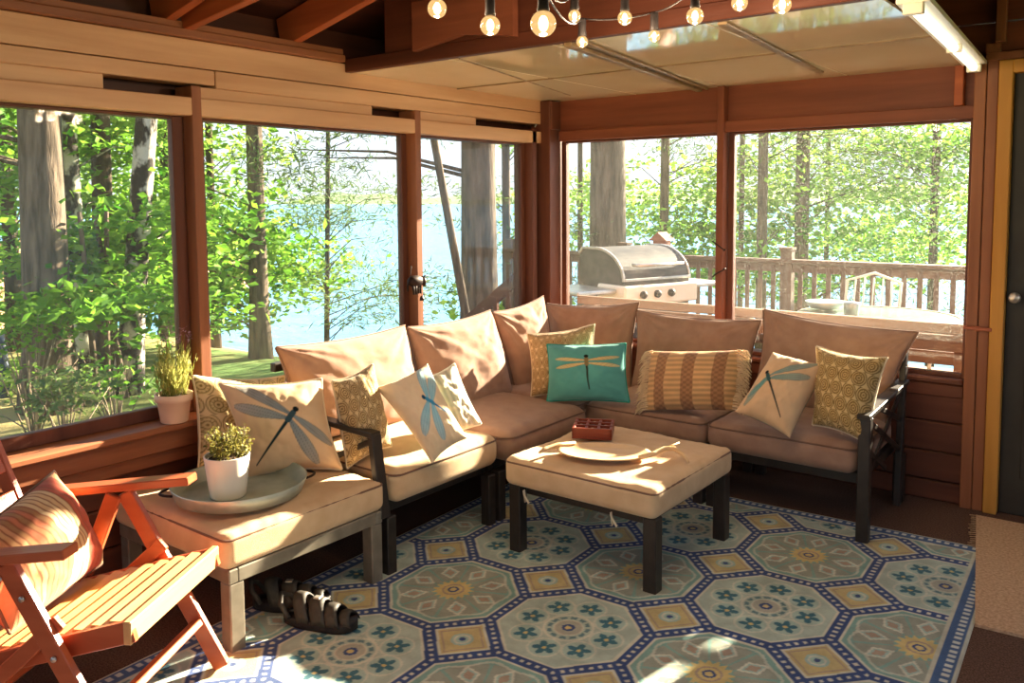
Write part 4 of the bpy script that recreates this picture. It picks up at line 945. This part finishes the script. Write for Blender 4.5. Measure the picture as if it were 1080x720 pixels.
# local x = towards its front, y = along its length
MB().box(-.26, .28, -.36, .36, .12, .78, .01).build('cabinet', M['grill_dark'], t)
MB().box(.02, .36, -.37, .37, .75, .90, .012).build('control_panel', M['white_plastic'], t)
hp = [(-.25, .86), (.30, .86), (.30, .93)]+[(.30-.34*(1-math.cos(a)), .93+.24*math.sin(a)) for a in np.linspace(.1, 1.5, 12)]+[(-.2, 1.165), (-.25, 1.12)]
hm = MB(); n_ = len(hp); hm.prism([(p[0], p[1]) for p in hp], 'y', -.33, .33); hm.build('hood', M['grill_dark'], t)
hr = MB()
for yy in (-.335, .335):
    for p, q in zip(hp[2:-1], hp[3:]): hr.bar((p[0], yy, p[1]), (q[0], yy, q[1]), .02, .02)
hr.box(.295, .315, -.33, .33, .93, .95, .003).build('hood_trim', M['steel'], t)
MB().tube([(.27, -.22, 1.05), (.35, -.22, 1.05), (.35, .22, 1.05), (.27, .22, 1.05)], .012, 8).build('handle', M['steel'], t)
for k in range(3): MB().lathe([(0, 0), (.028, 0), (.03, .02), (.02, .035), (0, .035)], 14).build('knob', M['black'], t, (.36, -.2+k*.14, .83)).rotation_euler = (0, math.pi/2, 0)
MB().box(-.22, .27, -.74, -.37, .84, .875, .01).build('side_shelf', M['steel'], t)
MB().box(-.22, .27, .37, .72, .84, .875, .01).build('side_shelf', M['steel'], t)
for (x, y) in ((-.22, -.32), (.24, -.32), (-.22, .32), (.24, .32)): MB().box(x-.025, x+.025, y-.025, y+.025, 0, .12, .004).build('leg', M['black'], t)
# small peaked bird house beyond the grill
bp = at(698, 247, 'y', 8.2)
t = thing('bird_house', 'small red-brown peaked box on the deck railing behind the grill', 'bird house', (bp[0], 8.2, RT-.06))
MB().box(-.07, .07, -.07, .07, .0, .16, .004).build('box_body', M['red_paint'], t)
MB().prism([(-.11, .15), (.11, .15), (0, .24)], 'y', -.1, .1).build('roof', M['red_paint'], t)
# stair rail beside the corner
t = thing('stair_railing', 'dark wooden stair rail sloping down outside the corner window', 'railing', (-4.1, 5.4, -.06))
rp = M['dark_wood_z']
MB().box(-.02, .07, -.04, .05, -.4, 1.14, .004).build('post', rp, t)
MB().bar((.0, 0, .93), (-1.2, .05, .05), .04, .10).build('hand_rail', M['dark_wood_x'], t)
MB().bar((.0, 0, .45), (-1.2, .05, -.43), .04, .06).build('bottom_rail', M['dark_wood_x'], t)
for k in range(8): x = -.1-k*.13; MB().box(x-.018, x+.018, -.018+.0, .018, .47+x*.733, .92+x*.733, .003).build('baluster', rp, t)
MB().box(-1.26, -1.17, -.0, .09, -.5, .25, .004).build('post', rp, t)
# blue-grey tube standing in for an unidentified shape at the left edge of the lawn
bp = at(6, 418, 'z', -.42)
o = MB().tube([(0, 0, -.06), (-.005, 0, .22), (-.03, 0, .42), (-.07, 0, .62)], [.05, .052, .048, .045], 14).lathe([(.0, -.06), (.09, -.06), (.08, -.03), (.05, -.02)], 14).build('blue_stand_in', M['blue_grey'], None, tuple(bp)); tag(o, 'curved blue-grey stand-in shape on the lawn at the far left', 'post')

# ------------------------------------------------------------------ trees
SUNV = np.array(SUN_TO)
def in_sun_corridor(p, pad=.25):
    # keeps a gap in the canopy where the low sun reaches the back windows
    s = (p[:, 1]-YB)/SUNV[1]; q = p-SUNV*s[:, None]
    return (s > 0) & (q[:, 0] > -3.3-pad) & (q[:, 0] < -.6+pad) & (q[:, 2] > .5-pad) & (q[:, 2] < 2.0+pad)
def tree(label, px, py, dist, wpx, lean=0., top=5.5, bark='bark', crown=None, group=None, seed=0, name='tree', bend=0.):
    """Trunk whose middle stands at the given bearing; crown = list of (dx, dy, z, radius, flatness, leaf count, leaf size, material)."""
    d = ray(px, py); hd = d[:2]/np.linalg.norm(d[:2]); dd = dist/np.linalg.norm(d[:2]); p = d*dd; x, y = p[0], p[1]
    gz = float(ground_z(np.array(x), np.array(y)))-.08
    rad = wpx/F_PX*dd/2; side = np.array([RX[0], RX[1]])
    t = thing(name, label, 'tree', (x, y, gz), 0, group); H = top-gz; zc = 1.5+d[2]*dd-gz
    pts, rs_ = [], []
    for k in range(11):
        f = k/10; z = f*H; off = lean*(z-zc)+bend*(z-zc)**2; pts.append((side[0]*off, side[1]*off, z)); rs_.append(rad*(1.12-.35*f+.5*math.exp(-f*14)))
    MB().tube(pts, rs_, 16).build('trunk', M[bark], t)
    rs = np.random.default_rng(seed+int(px)); cr = {}
    bm_ = MB(); nb = 0
    for (dx, dz, dep, R, fl, n, ls, mt_) in (crown or []):
        # clusters of flat sprays: dx right / dz height above ground / dep away from viewer
        c0_ = np.array([side[0]*dx+hd[0]*dep, side[1]*dx+hd[1]*dep, dz-gz]); n = int(n*1.5); ncl = max(3, n//55)
        cc = rs.normal(size=(ncl, 3)); cc /= np.linalg.norm(cc, axis=1, keepdims=True); cc *= (rs.random((ncl, 1))**.4)*R; cc[:, 2] *= fl; cc += c0_
        pp = np.repeat(cc, max(1, n//ncl), 0); sp = rs.normal(size=pp.shape)*np.array([R*.22, R*.22, R*.05]); pp = pp+sp
        wpt = pp+np.array([x, y, gz]); keep = ~in_sun_corridor(wpt) & ~((wpt[:, 1] < 5.2) & (wpt[:, 0] > -3.7))
        cr.setdefault((mt_, ls), []).append(pp[keep])
        for c_ in cc[::4][:14]:
            z_ = min(max(c_[2]-.25*R, .4), H*.95); off = lean*(z_-zc); a_ = np.array((side[0]*off, side[1]*off, z_)); m_ = (a_+c_)/2+np.array((0, 0, .1*R))
            w4 = np.array([a_, m_, c_])+np.array([x, y, gz])
            if not in_sun_corridor(w4).any(): bm_.tube([a_, m_, c_], [max(rad*.14, .008), max(rad*.09, .006), .004], 5); nb += 1
    if nb: bm_.build('branch', M[bark], t)
    for (mt_, ls), arrs in cr.items():
        A_ = np.concatenate(arrs)
        if len(A_): leaves('foliage', A_, ls, M[mt_], t, flat=.55 if mt_ != 'pine' else .3, seed=seed+len(A_), aspect=.62 if mt_ != 'pine' else .12)
    return t
# left window: big pine, birches and maples
tree('thick grey-brown trunk standing nearest the left window', 47, 260, 9.0, 42, .01, 6, 'bark', [(-1.2, 2.2, .5, 1.0, .5, 700, .13, 'maple'), (.3, .55, -.6, .75, .25, 420, .12, 'maple')], seed=1)
tree('mottled narrow trunk just right of the thick left trunk', 80, 260, 10.2, 17, -.02, 6, 'birch', [(.2, 1.9, .8, 1.2, .5, 800, .12, 'maple')], seed=2)
tree('dark leaning birch trunk at the right part of the left window', 148, 220, 9.3, 22, .11, 6, 'birch', [(.1, 1.1, .6, 1.3, .5, 1300, .12, 'maple'), (.1, .45, -.3, .8, .35, 260, .11, 'maple'), (-.9, 3.0, .5, 1.2, .4, 700, .12, 'maple')], seed=3)
tree('dark stump-like stem with low maple leaves behind the birch', 110, 300, 10.8, 20, .02, 5, 'dark_bark', [(-.2, .9, -.3, .9, .35, 500, .12, 'maple'), (0, 2.4, .5, 1.3, .5, 900, .10, 'sunlit_leaf')], seed=4)
for i, (px, ln) in enumerate(((98, -.05), (113, .04), (124, -.12), (132, .10), (140, .02))):
    tree('slender bare stem in the clump at the foot of the birch', px, 370, 9.0+.1*i, 6, ln, 1.4, 'bark', [(0, .9, 0, .4, .5, 60, .10, 'maple')], 'clump of slender stems', seed=20+i, name='sapling')
tree('leafy tree filling the gap left of the thick trunk', 8, 200, 13, 14, 0, 6, 'dark_bark', [(0, 1.5, .5, 2.2, .5, 1500, .14, 'maple'), (.5, 3.6, 1, 2, .4, 900, .11, 'sunlit_leaf')], seed=30)
tree('sunny yellow-green maple behind the birch in the left window', 175, 240, 14, 12, .03, 6, 'dark_bark', [(-.5, 1.2, .5, 2.4, .6, 2200, .11, 'sunlit_leaf'), (-1.5, 3.0, .8, 2., .5, 1300, .14, 'maple'), (-.6, .3, 0, 1.6, .35, 250, .12, 'maple')], seed=31)
# second left window
tree('straight brown trunk in the second left window', 271, 240, 11.0, 17, .0, 7, 'bark', [(-.9, 1.2, .3, 1.3, .6, 1500, .095, 'sunlit_leaf'), (-.7, .2, .2, 1.1, .4, 900, .11, 'maple'), (-.3, 2.9, .5, 1.2, .4, 700, .12, 'maple')], seed=5)
tree('thin pine with drooping branches beside the second window post', 345, 300, 12.0, 5, .03, 4.5, 'dark_bark', [(.2, 1.4, .3, 1.3, .5, 1500, .13, 'pine'), (.8, .2, .2, 1.3, .4, 1300, .13, 'pine'), (-.6, .6, .4, 1.1, .4, 900, .095, 'sunlit_leaf'), (1.1, 2.6, .3, 1., .35, 700, .13, 'pine')], seed=6)
tree('bright young maple left of the straight brown trunk', 225, 280, 12.5, 8, 0, 5, 'dark_bark', [(.2, .9, 0, 1.5, .6, 1600, .13, 'maple'), (.1, 2.4, 0, 1.4, .5, 900, .10, 'sunlit_leaf')], seed=7)
# third left window
tree('broad grey trunk filling the middle of the third left window', 505, 230, 8.2, 36, .0, 6, 'bark', [(-1.3, 2.0, .6, 1.0, .5, 700, .12, 'pine')], seed=8)
tree('leaning pale sapling left of the broad grey trunk', 482, 280, 7.6, 9, -.17, 3.2, 'bark', [(-.4, 2.4, .4, .6, .4, 160, .10, 'sunlit_leaf')], seed=9)
tree('slim straight trunk beside the corner post', 534, 240, 10.5, 9, .0, 6, 'bark', [(.1, 1.2, .3, 1.1, .6, 700, .12, 'pine'), (.2, 2.6, .3, 1.0, .5, 500, .095, 'sunlit_leaf'), (.1, .1, .2, .8, .5, 500, .095, 'sunlit_leaf')], seed=10)
# middle window
tree('massive pine trunk rising behind the grill', 641, 200, 10.0, 38, -.0, 7, 'bark', None, seed=11)
tree('thin stem left of the massive pine trunk', 612, 230, 12.0, 6, 0, 6, 'dark_bark', [(-.1, 1.3, .2, 1.2, .5, 900, .095, 'sunlit_leaf'), (.1, .1, .2, 1.0, .4, 700, .13, 'pine')], seed=12)
tree('slender grey trunk right of the massive pine in the middle window', 701, 200, 12.5, 10, .01, 7, 'bark', [(-.2, 1.4, .8, 1.4, .5, 1000, .095, 'sunlit_leaf'), (.8, 2.3, .4, 1.2, .5, 900, .13, 'pine'), (.7, .8, .4, 1.2, .6, 1100, .12, 'maple')], seed=13)
# right window and forest behind the railing
tree('first thin trunk at the left edge of the right window', 782, 220, 13, 6, 0, 7, 'bark', [(0, 1.6, .8, 1.5, .6, 1300, .10, 'sunlit_leaf')], seed=14)
tree('second thin dark trunk in the right window', 804, 220, 12, 11, .0, 7, 'dark_bark', [(.4, 2.5, .5, 1.4, .5, 1100, .13, 'pine'), (.2, .6, .8, 1.3, .5, 900, .12, 'maple')], seed=15)
tree('stout grey trunk behind the railing in the right window', 846, 220, 13, 15, 0, 7, 'bark', [(.6, 1.7, .5, 1.8, .6, 1900, .10, 'sunlit_leaf'), (.3, .2, .8, 1.5, .4, 900, .13, 'pine')], seed=16)
tree('thin trunk between the stout grey trunk and the sparkling leaves', 872, 240, 15, 5, 0, 7, 'dark_bark', [(.8, 2.4, .5, 1.8, .5, 1300, .13, 'pine'), (1.2, .6, .5, 1.6, .5, 1200, .13, 'maple')], seed=17)
tree('leafy tree at the far right behind the railing', 985, 240, 14, 9, 0, 7, 'dark_bark', [(-.3, 1.4, .5, 1.9, .7, 2400, .10, 'sunlit_leaf'), (.6, 2.2, .5, 1.5, .5, 1200, .13, 'maple'), (-1.3, 2.1, .5, 1.6, .5, 1300, .13, 'pine'), (-.6, -.2, .5, 1.5, .4, 900, .13, 'pine')], seed=18)
# low plants right outside the left window
for i, (px, py, dist, n, mt_, sc, lab) in enumerate(((68, 412, 7.2, 500, 'pine', .3, 'small pale bare shrub by the foot of the thick trunk'), (120, 400, 8.0, 220, 'maple', .35, 'low green bush at the foot of the birch clump'), (30, 345, 8.2, 500, 'maple', .5, 'low green branch of leaves left of the thick trunk'), (30, 395, 9.5, 500, 'sunlit_leaf', .35, 'low sunny bush on the lawn left of the thick trunk'))):
    d = ray(px, py); dd = dist/np.linalg.norm(d[:2]); p = d*dd; gz = float(ground_z(np.array(p[0]), np.array(p[1])))-.03
    t = thing('shrub', lab, 'shrub', (p[0], p[1], gz)); rs = np.random.default_rng(50+i); st = MB(); zc = max(1.5+p[2]-gz, .15)
    pp = rs.normal(size=(n, 3))*np.array([sc*.5, sc*.5, sc*.3])+np.array([0, 0, zc]); pp[:, 2] = np.clip(pp[:, 2], .02, None)
    for k in range(16): q = pp[k*7]; st.tube([(q[0]*.1, q[1]*.1, 0), (q[0]*.5, q[1]*.5, q[2]*.6), tuple(q)], [.008, .006, .003], 5)
    st.build('stem', M['twig'], t); leaves('foliage', pp, .07, M[mt_], t, flat=.5, seed=60+i)
